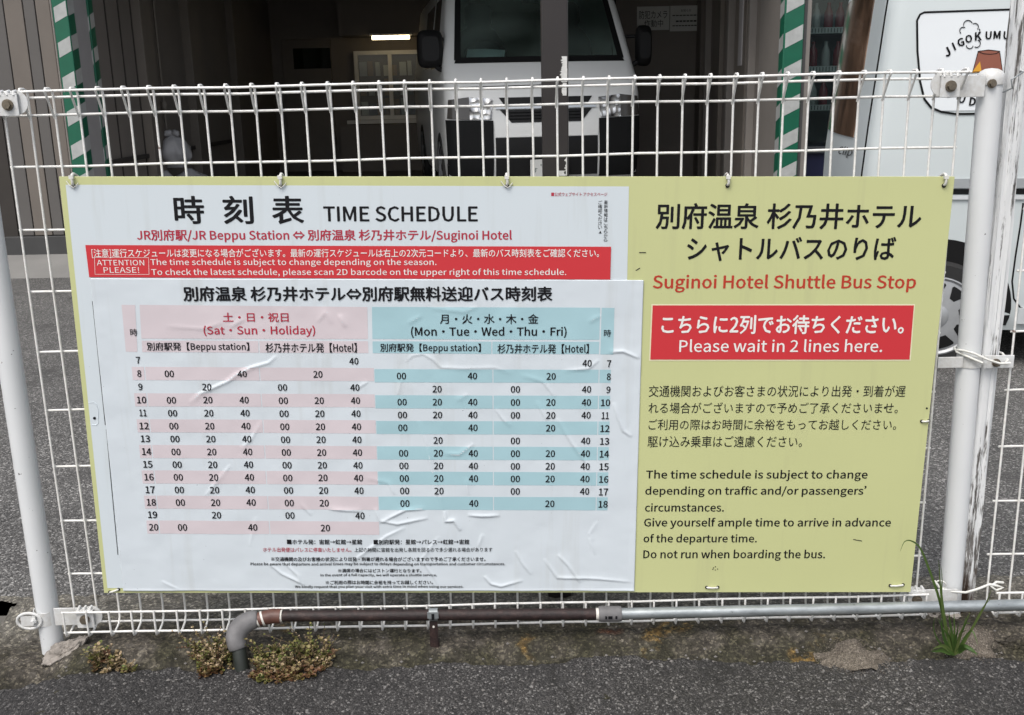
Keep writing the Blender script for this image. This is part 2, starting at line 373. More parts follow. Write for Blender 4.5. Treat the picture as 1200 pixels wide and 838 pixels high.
read_outlines(['時', '刻', '表', 'TIME SCHEDULE', 'JR別府駅/JR Beppu Station ⇔ 別府温泉 杉乃井ホテル/Suginoi Hotel', '■公式ウェブサイト アクセスページ', '最', '新', '情', '報', 'は', 'こ', 'ち', 'ら', 'か', 'ご', '確', '認', 'く', 'だ', 'さ', 'い', '▲', '[注意]運行スケジュールは変更になる場合がございます。最新の運行スケジュールは右上の2次元コードより、最新のバス時刻表をご確認ください。', 'ATTENTION', 'PLEASE!', 'The time schedule is subject to change depending on the season.', 'To check the latest schedule, please scan 2D barcode on the upper right of this time schedule.', '別府温泉 杉乃井ホテル⇔別府駅無料送迎バス時刻表', '土・日・祝日', '(Sat・Sun・Holiday)', '別府駅発【Beppu station】', '杉乃井ホテル発【Hotel】', '月・火・水・木・金', '(Mon・Tue・Wed・Thu・Fri)', '7', '40', '8', '00', '20', '9', '10', '11', '12', '13', '14', '15', '16', '17', '18', '19', '■ホテル発：宙館→虹館→星館', '■別府駅発：星館→パレス→虹館→宙館', '上記の時間に宙館を出発し各館を回るので多少遅れる場合があります', '※交通機関の及びお客様の状況により出発・到着が遅れる場合がございますので予めご了承くださいませ。', 'Please be aware that departure and arrival times may be subject to delays depending on transportation and customer circumstances.', '※満席の場合にはピストン運行となります。', 'In the event of a full capacity, we will operate a shuttle service.', '※ご利用の際はお時間に余裕を持ってお越しください。', 'We kindly request that you plan your visit with extra time in mind when using our services.', 'ホテル出発便はパレスに停車いたしません。', '別府温泉 杉乃井ホテル', 'シャトルバスのりば', 'Suginoi Hotel Shuttle Bus Stop', 'こちらに2列でお待ちください。', 'Please wait in 2 lines here.', '交通機関およびお客さまの状況により出発・到着が遅', 'れる場合がございますので予めご了承くださいませ。', 'ご利用の際はお時間に余裕をもってお越しください。', '駆け込み乗車はご遠慮ください。', 'The time schedule is subject to change', 'depending on traffic and/or passengers’', 'circumstances.', 'Give yourself ample time to arrive in advance', 'of the departure time.', 'Do not run when boarding the bus.', '防犯カメラ', '作動中', 'お知らせ', 'ーーーーーーーー', 'ーーーーーー', 'ーーーーーーーーー', 'す', '6', '4', '・', '大分', 'J', 'I', 'G', 'O', 'K', 'U', 'M', 'S', 'H', 'P', 'D', 'N', '*', 'Clip'])
def glyphs(txt, bold=0.0, font='gothic', res=2):
    """outline of a text: 2-D points and faces; copies shifted a hair sideways and in depth thicken the strokes. Third column = depth rank."""
    key = (txt, bold, font)
    if key in _tc: return _tc[key]
    if txt not in _tx: read_outlines([txt])
    v, f = _tx[txt]
    bold *= .62
    if bold:
        sh = [(bold, 0), (-bold, 0), (0, bold * .8), (0, -bold * .8)] if bold < .012 else [(bold * math.cos(a), bold * .85 * math.sin(a)) for a in [math.pi * k / 3 for k in range(6)]]
        n = len(v); V = [v]; F = list(f)
        for k, (dx, dy) in enumerate(sh):
            V.append(v + np.array([dx, dy])); F += [tuple(i + n * (k + 1) for i in q) for q in f]
        rank = np.repeat(np.arange(len(V)), n); v = np.concatenate(V); f = F
    else: rank = np.zeros(len(v))
    _tc[key] = (np.column_stack([v, rank]), f); return _tc[key]
def spline(c, n=12):
    c = [np.array(p, float) for p in c]; out = []
    for i in range(len(c) - 1):
        p0, p1, p2, p3 = c[max(i - 1, 0)], c[i], c[i + 1], c[min(i + 2, len(c) - 1)]
        for k in range(n):
            t = k / n; out.append(.5 * ((2 * p1) + (p2 - p0) * t + (2 * p0 - 5 * p1 + 4 * p2 - p3) * t * t + (3 * p1 - p0 - 3 * p2 + p3) * t ** 3))
    out.append(c[-1]); return out

# ================================================================== GROUND
LIM = 160.0
def xs_graded(lo, hi, step):
    far = [-LIM, -60, -25, -12, -7, -4.5, -3.2]
    return np.array([x for x in far if x < lo - 0.3] + list(np.arange(lo, hi + step / 2, step)) + [-x for x in reversed(far) if -x > hi + 0.3])
def curb_drop(x, y):           # the kerb ends left of the fence post and falls to the gutter
    return -0.047 * (1 - sstep(-1.07, -0.96, x + .05 * (vnoise(x, y, 9, 2) - .5))) * (1 - sstep(0.03, 0.16, y))
def strip_z(x, y):
    z = curb_drop(x, y) + 0.013 * (1 - sstep(0.05, 0.17, y)) - 0.030 * (1 - sstep(-0.155, -0.075, y))
    z = z + 0.007 * (vnoise(x, y, 18, 3) - .5) + 0.008 * (vnoise(x, y, 45, 4) - .5) + 0.005 * (vnoise(x, y, 120, 5) - .5)
    return z
def near_edge(x):
    return -0.135 + 0.036 * (vnoise(x, x * 0, 4, 11) - .5) + 0.028 * (vnoise(x, x * 0, 13, 12) - .5) + 0.014 * (vnoise(x, x * 0, 60, 13) - .5)
def near_z(x, y):
    d = near_edge(x) - y
    z = -0.003 - 0.04 * np.clip(d, 0, 3) - 0.046 * (1 - sstep(-1.15, -0.92, x))
    z = z - 0.03 * (1 - sstep(0.0, 0.014, d))
    z = z + 0.006 * (vnoise(x, y, 7, 21) - .5) + 0.0045 * (vnoise(x, y, 90, 22) - .5) + 0.004 * (vnoise(x, y, 190, 23) - .5)
    return z
xs = xs_graded(-1.5, 1.5, 0.006); ys = np.concatenate([np.arange(-0.27, 0.20, 0.006), [0.205]])
X, Y = np.meshgrid(xs, ys)
hole = [G(*p, -0.045) for p in ((-30, 726), (12, 724), (23, 728), (10, 741), (-6, 752), (-40, 753))]
def inside(x, y, poly):
    r = np.zeros(x.shape, bool); n = len(poly)
    for i in range(n):
        x0, y0 = poly[i][:2]; x1, y1 = poly[(i + 1) % n][:2]
        c = ((y0 > y) != (y1 > y)) & (x < (x1 - x0) * (y - y0) / (y1 - y0 + 1e-12) + x0); r ^= c
    return r
keep = ~inside((X[:-1, :-1] + X[1:, 1:]) / 2, (Y[:-1, :-1] + Y[1:, 1:]) / 2, hole)
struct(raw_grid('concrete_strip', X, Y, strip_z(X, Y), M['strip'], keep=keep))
b = MB(); hx = [p[0] for p in hole]; hy = [p[1] for p in hole]
x0, x1, y0, y1 = min(hx) - .02, max(hx) + .02, min(hy) - .02, max(hy) + .02
b.grid([[(x0, y0, -.05), (x1, y0, -.05), (x1, y1, -.05), (x0, y1, -.05)], [(x0, y0, -.17), (x1, y0, -.17), (x1, y1, -.17), (x0, y1, -.17)]], closed_u=True)
b.add([(x0, y0, -.165), (x1, y0, -.165), (x1, y1, -.165), (x0, y1, -.165)], [(0, 1, 2, 3)])
struct(b.build('drain_pit', M['concrete']))
xs = xs_graded(-1.35, 1.35, 0.0045)
ts = np.concatenate([[0.0, 0.003, 0.006, 0.009, 0.012], np.arange(0.016, 0.5, 0.0045), [0.6, 0.8, 1.2, 2, 4, 8, 20, 60, 150]])
X, T = np.meshgrid(xs, ts); Y = near_edge(X) - T
struct(raw_grid('pavement', X, Y, np.maximum(near_z(X, Y), -0.10), M['asphalt_near']))
xs = xs_graded(-3, 3, 0.05); ys = np.concatenate([[0.195], np.arange(0.22, 4.9, 0.05), [4.93]])
X, Y = np.meshgrid(xs, ys)
Z = -0.004 + 0.006 * (vnoise(X, Y, 2.0, 31) - .5) - 0.003 * (Y < 0.2)
struct(raw_grid('parking_lot', X, Y, Z, M['asphalt_lot']))
b = MB(); b.grid([[(-LIM, 4.92, -0.006), (LIM, 4.92, -0.006)], [(-LIM, 5.42, 0.10), (LIM, 5.42, 0.10)], [(-LIM, 6.2, 0.20), (LIM, 6.2, 0.20)]])
struct(b.build('apron', M['apron']))
b = MB(); b.grid([[(-LIM, 6.19, 0.199), (LIM, 6.19, 0.199)], [(-LIM, LIM, 0.2), (LIM, LIM, 0.2)]])
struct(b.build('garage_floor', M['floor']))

# ================================================================== FENCE
FR = [P(60, y, 0)[2] for y in (270.5, 341.6, 410.2, 478.6, 544, 607.5, 670)]
Z_ROW = [1.154, 1.053] + [1.053 - 0.1285 * k for k in range(1, 8)]
fence = thing('mesh_fence', 'white coated wire mesh fence with folded top between two round steel posts', 'fence', (0, 0, 0))
def wire_panel(x0, n, top=True):
    b = MB(); RV, RH = 0.0024, 0.0026
    x1 = x0 + 0.05 * (n - 1)
    zt = P(0, 0, 0)[2]
    def H(y, z, e=0.006):
        k = 12; pts = [(x0 - e + (x1 - x0 + 2 * e) * i / k, y, z + 0.0012 * math.sin(i * 2.1 + z * 9)) for i in range(k + 1)]
        b.tube(pts, RH, 8)
    if top:
        H(-0.034, 1.200); H(0.0055, 1.188)
    for z in (Z_ROW if top else Z_ROW[1:]): H(0.0055, z)
    H(-0.052, 0.088); H(-0.052, 0.040); H(0.0055, 0.034)
    for i in range(n):
        x = x0 + 0.05 * i + random.uniform(-.0008, .0008); j = random.uniform(-.002, .002)
        path = []
        if top:
            path += [(x - .002, 0.001, 1.147), (x - .002, -0.012, 1.166), (x - .001, -0.030, 1.194), (x, -0.0355, 1.200), (x, -0.032, 1.2048), (x, -0.016, 1.2048), (x, -0.003, 1.201), (x, 0.0, 1.192), (x, 0.0, 1.16)]
        else: path += [(x, 0, 1.06)]
        path += [(x + j, 0, 0.8), (x + j, 0, 0.4), (x, 0, 0.08), (x, -0.002, 0.05), (x, -0.012, 0.038), (x, -0.03, 0.033), (x, -0.044, 0.031), (x, -0.0545, 0.033), (x, -0.057, 0.043), (x, -0.057, 0.092)]
        b.tube(path, RV, 7)
    return b.build('wire_panel', M['wire'], fence, smooth=60)
wire_panel(-0.999, 39)
wire_panel(1.062, 39, top=False)
def post(xt, xb, y, zt, zb, r=0.0242):
    b = MB(); k = 10
    b.tube([(xb + (xt - xb) * i / k, y, zb + (zt - zb) * i / k) for i in range(k + 1)], r, 28)
    p = b.build('post', M['post'], fence, smooth=40)
    c = MB(); pr = [(r + .0022, -.012), (r + .0024, 0.0), (r + .001, .008), (r * .85, .014), (r * .5, .0185), (0.0005, .02)]
    c.grid([[(xt + q * math.cos(a), y + q * math.sin(a), zt + h) for a in [2 * math.pi * t / 28 for t in range(28)]] for q, h in pr], closed_u=True)
    c.build('post_cap', M['clip'], p, smooth=60)
    return p
LPX = (P(5, 400, -.01)[0], P(60, 760, -.01)[0])
post(LPX[0], LPX[1], 0.0, 1.195, -0.08)
PT = P(1161, 92, 0.012); PB = P(1113, 712, 0.012)
post(3.03, 3.03, 0.012, 1.2, -0.03)
pR = post(PT[0], PB[0] - .001, 0.012, PT[2], -0.03)
def bolt(mb, x, y, z, r=0.008):
    mb.tube([(x, y, z), (x, y - 0.004, z)], r * 1.35, 16); mb.tube([(x, y - 0.004, z), (x, y - 0.010, z)], r, 6)
def clip(x, z, dirx):          # plate that hooks over the panel's end wires
    b = MB()
    b.box((x - .019, -.047, z - .021), (x + .019, -.0435, z + .019))
    b.box((x - .019, -.047, z + .019), (x + .019, -.030, z + .0215))
    for q in (-.013, 0, .013): b.tube([(x + q, -.046, z + .017), (x + q, -.044, z + .025), (x + q, -.034, z + .026)], .003, 8)
    o = b.build('panel_clip', M['clip'], fence, bevel=.0008)
    c = MB(); c.tube([(x + dirx * .012, -.036, z + .004), (x + dirx * .012, -.0385, z + .004)], .023, 24); c.build('washer_plate', M['clip'], o, smooth=40)
    d = MB(); bolt(d, x, -.047, z); d.build('bolt', M['bolt'], o, smooth=40)
def arm(x0, x1, z, y=-.030, h=.021):
    b = MB(); b.box((x0, y - .0015, z - h), (x1, y + .0015, z + h)); return b.build('bracket_arm', M['clip'], fence, bevel=.001)
q = P(10, 123, -.045); clip(q[0], q[2], 1)
arm(-1.05, q[0], q[2])
q = P(1113.5, 101, -.045); clip(q[0], q[2], -1); arm(q[0], PT[0] - .021, q[2] - .001, y=-.012)
q2 = P(1163, 98, -.015); b = MB(); bolt(b, q2[0], -.0115, q2[2], .0065); b.build('bolt', M['bolt'], fence, smooth=40)
q = P(98, 728, -.055); clip(q[0], q[2], 1); arm(q[0] - .075, q[0] - .01, q[2] - .001)
def band(x, y, z, h, r=0.0265, span=math.pi):
    b = MB(); A = [math.pi * .98 + (math.pi * 1.04) * t / 18 for t in range(19)]
    b.grid([[(x + rr * math.cos(a), y + rr * math.sin(a), zz) for a in A] for rr, zz in ((r - .002, z - h), (r, z - h), (r, z + h), (r - .002, z + h))])
    return b
q = P(57, 728, -.03); xx = LPX[1] - .004
o = band(xx, 0, q[2], .016).build('post_band', M['clip'], fence, smooth=50)
b = MB(); b.tube([(xx - .027 + .030 * math.cos(a) * .9, -.027 + 0.0, q[2] + .019 * math.sin(a)) for a in [2 * math.pi * t / 20 for t in range(20)]], .0035, 8, closed=True)
b.box((xx - .045, -.029, q[2] - .012), (xx - .012, -.026, q[2] + .012)); bolt(b, xx - .016, -.029, q[2], .005)
b.build('band_loop', M['clip'], fence, smooth=50)
q = P(1126, 425, -.012); xm = PB[0] + (PT[0] - PB[0]) * (q[2] - PB[2]) / (PT[2] - PB[2])
band(xm, .012, q[2], .013).build('post_band', M['clip'], fence, smooth=50)
for a_, c_ in (((xm - .075, -.010, q[2] - .012), (xm - .022, -.007, q[2] + .012)), ((xm + .022, -.012, q[2] - .014), (xm + .085, -.009, q[2] + .014))):
    b = MB(); b.box(a_, c_); b.build('bracket_arm', M['clip'], fence, bevel=.001)
b = MB(); qq = P(1167, 425, -.012); bolt(b, qq[0], -.012, qq[2], .0065); b.build('bolt', M['bolt'], fence, smooth=40)
q = P(1075, 702, -.05); clip(q[0], q[2] - .003, -1); arm(q[0], PB[0] - .005, q[2] - .004, h=.016)

# ================================================================== WOODEN POST AND ITS TIES
wb = P(1127, 722, .022); wt = P(1203, -40, .022)
L = np.array(wt) - np.array(wb); ln = float(np.linalg.norm(L)); tilt = math.atan2(L[0], L[2])
wp = thing('wooden_post', 'old wooden post with peeling white paint leaning beside the white steel post', 'post', tuple(wb), (0, tilt, 0))
b = MB(); N = 90
rows = []
for i in range(N + 1):
    z = -0.06 + (ln + 0.35) * i / N; row = []
    for k in range(28):
        a = 2 * math.pi * k / 28; c, s_ = math.cos(a), math.sin(a)
        rr = 0.0185 / max(abs(c), abs(s_)) ** 0.72
        n = 0.0016 * math.sin(k * 2.7 + z * 3) + 0.0022 * (float(vnoise(k * .9, z, 8, 5)) - .5) * 2
        taper = 1.0 if z > .1 else 0.72 + 0.28 * max(0, z + .06) / .16
        row.append(((rr + n) * c * taper, (rr + n) * s_ * taper, z))
    rows.append(row)
b.grid(rows, closed_u=True); b.add(rows[-1], [tuple(range(28))])
b.build('post_body', M['wood'], wp, smooth=50)
def loop(name, label, pts, r, n=8, group='wires tying the wooden post'):
    b = MB(); b.tube(pts, r, n); return tag(b.build(name, M['tie'], None, smooth=60), label, 'wire', group)
q = P(1140, 422, -.03); z0 = q[2]
xa = xm - .028; xb2 = P(1182, 428, -.02)[0]
pts = [(xa, .012, z0 + .012), (xa + .004, -.012, z0 + .016), (xa + .02, -.022, z0 + .013), (xa + .05, -.026, z0 - .001), (xa + .075, -.03, z0 - .009), (xa + .095, -.03, z0 - .008), (xb2 - .012, -.024, z0 - .012), (xb2, -.015, z0 - .006), (xb2 + .004, .02, z0), (xb2 - .02, .048, z0 + .006), (xa + .03, .05, z0 + .012), (xa + .002, .03, z0 + .012), (xa - .001, .008, z0 + .008), (xa + .012, -.018, z0 + .004), (xa + .04, -.026, z0 - .008)]
loop('tie_wire', 'twisted white wire binding weathered wooden post to steel post at middle height', pts, .0026)
q = P(1135, 690, -.03); z0 = q[2]; xa = P(1100, 690, -.03)[0]; xb2 = P(1170, 690, -.03)[0]
pts = [(xa, -.005, z0 + .008), (xa + .006, -.022, z0), (xa + .03, -.03, z0 - .006), (xa + .06, -.032, z0 - .008), (xa + .085, -.03, z0 - .002), (xb2 - .02, -.03, z0 + .010), (xb2 - .004, -.03, z0 + .006), (xb2 + .01, -.03, z0 + .002), (xb2 - .006, -.033, z0 - .004), (xb2 - .018, -.03, z0 + .006), (xb2 - .004, -.026, z0 + .013), (xb2 + .014, -.02, z0 + .008)]
loop('tie_wire', 'white coiled wire tied low around the rotten foot of wooden post', pts, .0029)
b_ = [(xa + .004 + .012 * math.cos(t), -.028 - .003 * math.sin(t * 2), z0 + .006 + .014 * math.sin(t)) for t in np.linspace(0, 9, 26)]
loop('tie_wire', 'small loose curl of white wire beside the foot of steel post', b_, .0016)
q = P(1186, 96, -.02)
pts = [(PT[0] + .02, .0, q[2] - .02), (PT[0] + .03, -.02, q[2] - .012), (q[0] - .004, -.024, q[2] + .004), (q[0] + .02, -.02, q[2] + .018), (q[0] + .03, .02, q[2] + .022), (q[0], .05, q[2] + .01), (PT[0] + .02, .04, q[2] - .012)]
b = MB(); b.tube(pts, .0016, 8); tag(b.build('tie_wire', M['galv'], None, smooth=60), 'thin grey steel wire tying wooden post near top of capped post', 'wire', 'wires tying the wooden post')

# ================================================================== SIGN
SY = -0.066
stl, stR = P(69, 207, SY), P(1119, 207, SY)
SA = -math.atan2(stR[2] - stl[2], stR[0] - stl[0])
sign = thing('bus_stop_sign', 'large yellow-green bus stop board with white timetable hanging on the wire fence', 'sign', tuple(stl), (0, SA, 0))
ca, sa = math.cos(SA), math.sin(SA)
def UV(px, py, y=SY):
    p = P(px, py, y) - stl; return np.array([p[0] * ca - p[2] * sa, p[0] * sa + p[2] * ca])    # local x, local z
b = MB(); c4 = [UV(69, 207), UV(1119, 207), UV(1067, 694), UV(122, 695)]
b.prism([tuple(c) for c in reversed(c4)], 0.0, 0.004)
board = b.build('board', M['board'], sign, bevel=.0006)

# creases of the newer paper sheet, in sheet coordinates
CREASE_PX = [
 ([(324, 416), (315, 424), (294, 430), (276, 439), (267, 446), (249, 454), (234, 461), (222, 472)], 1.3),
 ([(306, 493), (294, 514), (282, 526)], .7), ([(270, 544), (255, 562), (240, 581)], .7),
 ([(475, 425), (484, 417), (496, 415), (508, 422), (517, 431), (545, 432), (580, 431), (600, 438)], .6),
 ([(470, 440), (466, 462)], .5), ([(490, 493), (499, 520), (505, 545), (511, 568), (520, 598)], .8),
 ([(520, 598), (522, 611), (532, 610), (539, 622)], 1.5), ([(521, 532), (538, 533), (556, 520)], .9),
 ([(652, 490), (670, 520), (688, 544), (692, 574)], .9), ([(718, 472), (724, 490), (730, 505), (740, 512)], 1.1),
 ([(713, 413), (730, 412), (749, 420)], 1.2), ([(580, 478), (588, 490), (598, 500)], .7), ([(628, 470), (640, 492)], .6),
 ([(445, 610), (466, 614), (502, 607)], 1.2), ([(445, 613), (460, 605), (475, 598), (499, 596)], 1.2), ([(439, 595), (445, 611)], .9),
 ([(548, 604), (566, 605), (586, 604)], 1.3), ([(475, 617), (453, 627), (429, 645), (408, 661)], .9),
 ([(515, 627), (503, 642), (493, 656), (509, 677), (515, 688)], .6), ([(315, 660), (330, 672), (347, 680), (357, 685)], 1.2),
 ([(333, 659), (349, 674), (352, 682)], .9), ([(637, 655), (653, 677), (700, 678), (740, 682)], 1.0),
 ([(653, 650), (665, 662), (680, 683)], .9), ([(567, 675), (575, 684), (587, 687), (613, 680)], 1.2), ([(603, 645), (612, 660), (622, 673)], .7),
 ([(385, 596), (402, 598), (425, 599)], 1.0), ([(352, 590), (365, 604)], .6), ([(545, 560), (549, 580)], .5), ([(565, 625), (560, 640)], .6),
 ([(690, 630), (697, 650)], .5), ([(210, 690), (190, 680)], .6), ([(300, 605), (292, 640)], .4), ([(330, 363), (318, 390)], .5),
 ([(430, 560), (455, 566), (462, 580)], .6), ([(535, 470), (549, 462)], .5), ([(660, 435), (690, 432), (702, 422)], .7),
 ([(610, 440), (636, 447), (650, 466)], .6), ([(397, 369), (404, 384)], .9), ([(196, 383), (240, 386), (262, 378)], .5),
 ([(270, 384), (287, 374)], .7), ([(372, 378), (382, 366), (388, 380)], .6), ([(505, 362), (545, 366), (560, 360)], .6),
 ([(478, 380), (495, 370)], .6), ([(690, 378), (704, 370)], .6), ([(420, 455), (432, 447)], .6), ([(700, 610), (690, 625), (694, 634)], .4)]
CREASE = [([UV(*p) for p in pl], a) for pl, a in CREASE_PX]
def sheet_height(x, z):
    x = np.asarray(x, float); z = np.asarray(z, float)
    h = 0.0016 * (vnoise(x, z, 11, 41) - .5) + 0.0013 * (vnoise(x, z, 24, 42) - .5) + 0.00030 * (vnoise(x, z, 70, 43) - .5)
    for pl, a in CREASE:
        n = len(pl) - 1; best = np.full(x.shape, 1e9); tt = np.zeros(x.shape); sd = np.zeros(x.shape)
        for i in range(n):
            p, q_ = pl[i], pl[i + 1]; d = q_ - p; L2 = d @ d
            t = np.clip(((x - p[0]) * d[0] + (z - p[1]) * d[1]) / L2, 0, 1)
            ex = x - p[0] - t * d[0]; ez = z - p[1] - t * d[1]; e = ex * ex + ez * ez
            m = e < best; best = np.where(m, e, best); tt = np.where(m, (i + t) / n, tt)
            sd = np.where(m, (d[0] * ez - d[1] * ex) / math.sqrt(L2), sd)
        fade = np.sqrt(np.clip(4 * tt * (1 - tt), 0, 1))
        w = 0.0030 + 0.0010 * np.sign(sd)
        h = h + 0.0018 * a * fade * np.exp(-best / (w * w)) + 0.0008 * a * fade * np.exp(-best / (0.011 ** 2)) * (sd > 0)
    return h
_gx = np.arange(0.0, 1.25, .0016); _gz = np.arange(-.90, -.15, .0016); _H = sheet_height(*np.meshgrid(_gx, _gz))
def sheet_h(x, z):
    fx = np.clip((np.asarray(x, float) - _gx[0]) / .0016, 0, len(_gx) - 1.001); fz = np.clip((np.asarray(z, float) - _gz[0]) / .0016, 0, len(_gz) - 1.001)
    i = fx.astype(int); j = fz.astype(int); a = fx - i; c = fz - j
    return (_H[j, i] * (1 - a) + _H[j, i + 1] * a) * (1 - c) + (_H[j + 1, i] * (1 - a) + _H[j + 1, i + 1] * a) * c
TS = [UV(106, 326), UV(754, 328), UV(743, 692), UV(145, 692)]
def bil(q, s, t):
    return (q[0][0] * (1 - s) * (1 - t) + q[1][0] * s * (1 - t) + q[2][0] * s * t + q[3][0] * (1 - s) * t,
            q[0][1] * (1 - s) * (1 - t) + q[1][1] * s * (1 - t) + q[2][1] * s * t + q[3][1] * (1 - s) * t)
OFF_NEW = 0.0016
def patch(name, quad, off, mat, parent, bumpy, step=.0022):
    w = abs(quad[1][0] - quad[0][0]); h = abs(quad[3][1] - quad[0][1])
    if not bumpy: nx = ny = 2
    else: nx = max(2, int(w / step)); ny = max(2, int(h / step))
    s, t = np.meshgrid(np.linspace(0, 1, nx), np.linspace(0, 1, ny))
    x, z = bil(quad, s, t); y = -off - (sheet_h(x, z) if bumpy else 0 * x)
    return (x, y, z)
def patches(name, quads, off, mat, parent, bumpy, step=.0022):
    b = MB()
    for q in quads:
        x, y, z = patch(name, q, off, mat, parent, bumpy, step)
        b.grid(np.stack([x, y, z], -1).tolist())
    me = bpy.data.meshes.new(name); me.from_pydata(b.v, [], b.f); me.materials.append(mat)
    me.polygons.foreach_set('use_smooth', [True] * len(me.polygons)); me.update()
    o = bpy.data.objects.new(name, me); COL.objects.link(o); o.parent = parent; return o
qd = lambda *p: [UV(*a) for a in p]
sheet = patches('schedule_sheet', [qd((77, 216.5), (737, 218.5), (728, 690), (126, 689))], .0006, M['sheet'], sign, False)
x, y, z = patch('', TS, OFF_NEW, None, None, True, .002)
# rounded corner and slightly lifted right and lower edges of the pasted sheet
sh_ = np.linspace(0, 1, x.shape[1])[None, :]; tv = np.linspace(0, 1, x.shape[0])[:, None]
y = y - 0.0012 * sstep(.985, 1, sh_) * (vnoise(x, z, 6, 3)) - .0015 * sstep(.99, 1, tv) * vnoise(x, z, 9, 8)
tsheet = raw_grid('timetable_sheet', x, y, z, M['sheet_new'], sign)
md = tsheet.modifiers.new('thickness', 'SOLIDIFY'); md.thickness = .0007; md.offset = 0

def lettering(name, items, mat, parent, off, bumpy=False, bold=0.0, font='gothic'):
    """items: (text, x_left, x_right, y_top, y_bottom) ink boxes measured on the board"""
    if 1 < len(items) <= 12 and name != 'small_lettering':
        for it in items: lettering(name, [it], mat, parent, off, bumpy, bold)
        return
    V = []; F = []
    for it in items:
        s, xl, xr, yt, yb = it[:5]; bo = it[5] if len(it) > 5 else bold
        v, f = glyphs(s, bo, font); rk = v[:, 2]; v = v[:, :2]
        lo = v.min(0); hi = v.max(0)
        a = UV(xl, (yt + yb) / 2); c = UV(xr, (yt + yb) / 2)
        tt_ = UV((xl + xr) / 2, yt); bb = UV((xl + xr) / 2, yb)
        k = (v - lo) / (hi - lo)
        ux = a[0] + (c[0] - a[0]) * k[:, 0]
        uz = bb[1] + (tt_[1] - bb[1]) * k[:, 1] + ((c[1] - a[1]) * (k[:, 0] - .5))
        y = -off - .00003 * rk - (sheet_h(ux, uz) if bumpy else 0)
        o = len(V); V += np.stack([ux, y + 0 * ux, uz], -1).tolist(); F += [tuple(i + o for i in q) for q in f]
    me = bpy.data.meshes.new(name); me.from_pydata(V, [], F); me.materials.append(mat); me.update()
    ob = bpy.data.objects.new(name, me); COL.objects.link(ob); ob.parent = parent; return ob
# --- schedule sheet
o1 = .0011
lettering('title_lettering', [('時', 204, 239.5, 229.5, 262.5, .034), ('刻', 261.5, 297, 229.5, 262.5, .034), ('表', 318.5, 356, 229.5, 262.5, .034), ('TIME SCHEDULE', 379, 560, 241.5, 259.8, .012)], M['ink'], sheet, o1)
lettering('route_lettering', [('JR別府駅/JR Beppu Station ⇔ 別府温泉 杉乃井ホテル/Suginoi Hotel', 160.5, 600, 268.8, 284.2, .014), ('■公式ウェブサイト アクセスページ', 646, 711.6, 225.3, 230, .004)], M['ink_red'], sheet, o1)
vt = []
for k, ch in enumerate('最新情報はこちらから'): vt.append((ch, 707.8 - .45 * k * .1, 712.2 - .045 * k, 235 + 4.88 * k, 239.4 + 4.88 * k))
for k, ch in enumerate('ご確認ください'): vt.append((ch, 701 - .04 * k, 705.6 - .04 * k, 235 + 4.85 * k, 239.3 + 4.85 * k))
vt.append(('▲', 701.6, 705, 270.3, 273.6))
lettering('small_lettering', vt, M['ink'], sheet, o1, bold=.004)
ban = patches('notice_banner', [qd((100.5, 287), (716, 289), (715, 327.5), (105, 324.6))], .0022, M['red'], sheet, False)
lettering('banner_lettering', [
 ('[注意]運行スケジュールは変更になる場合がございます。最新の運行スケジュールは右上の2次元コードより、最新のバス時刻表をご確認ください。', 108, 702, 291.3, 302.2, .004),
 ('ATTENTION', 114, 169.5, 304.4, 310.9, .0), ('PLEASE!', 122, 163.5, 312.9, 319.5, .0),
 ('The time schedule is subject to change depending on the season.', 177, 511.6, 303, 312.6, .003),
 ('To check the latest schedule, please scan 2D barcode on the upper right of this time schedule.', 178, 663.5, 314.5, 324.3, .003)], M['ink_white'], sheet, .0027)
def outline(name, quad, w, off, mat, parent):
    c = sum(quad) / 4; inn = [q_ + (c - q_) * np.array([w / abs(c[0] - q_[0]), w / abs(c[1] - q_[1])]) for q_ in quad]
    b = MB()
    for i in range(4):
        a, d = quad[i], quad[(i + 1) % 4]; e, g = inn[(i + 1) % 4], inn[i]
        b.add([(p[0], -off, p[1]) for p in (a, d, e, g)], [(0, 1, 2, 3)])
    return b.build(name, mat, parent)
outline('banner_box', qd((111, 301.2), (174.8, 301.5), (175.4, 321.6), (111.8, 321.4)), .0007, .0026, M['ink_white'], sheet)
# --- timetable sheet: coloured cells
OC = OFF_NEW + .0007
pink, blue = [], []
pink.append(qd((142.7, 357), (158.8, 357.2), (161.3, 412.2), (147.8, 412)))
pink += [qd((164, 357), (430.6, 359.5), (431.4, 397), (166, 396.6)), qd((166.2, 399), (303, 399.3), (303.4, 413), (167, 412.4)), qd((304.2, 399.3), (431.4, 399.6), (432, 413.5), (304.8, 413))]
blue += [qd((436, 359.5), (703.2, 360.3), (702.2, 398), (436.6, 397)), qd((436.7, 399.8), (575.8, 400), (575.8, 414.3), (437, 413.6)), qd((577, 400), (702.2, 400.2), (701.8, 414.6), (577, 414.3)), qd((705, 360.4), (720, 360.6), (718.4, 415.2), (703.4, 415))]
VP = lambda x, y, y2: x + (598.5 - x) / (5082 - y) * (y2 - y)      # sideways drift of a vertical sheet line
def rowL(h): return 422 + 15.55 * (h - 7) - .040 * (h - 7) ** 2    # row centres at the pink side
def rowR(h): return 425.4 + 15.40 * (h - 7) - .040 * (h - 7) ** 2
def cell(xl, xr, yl, yr, hh=7.7):
    f = lambda x, y: (VP(x, 470, y), y)
    return qd(f(xl, yl - hh), f(xr, yr - hh), f(xr, yr + hh), f(xl, yl + hh))
yp = lambda h, x: rowL(h) + (x - 205) * .0045
yq = lambda h, x: rowR(h) + (x - 620) * .003 - .3
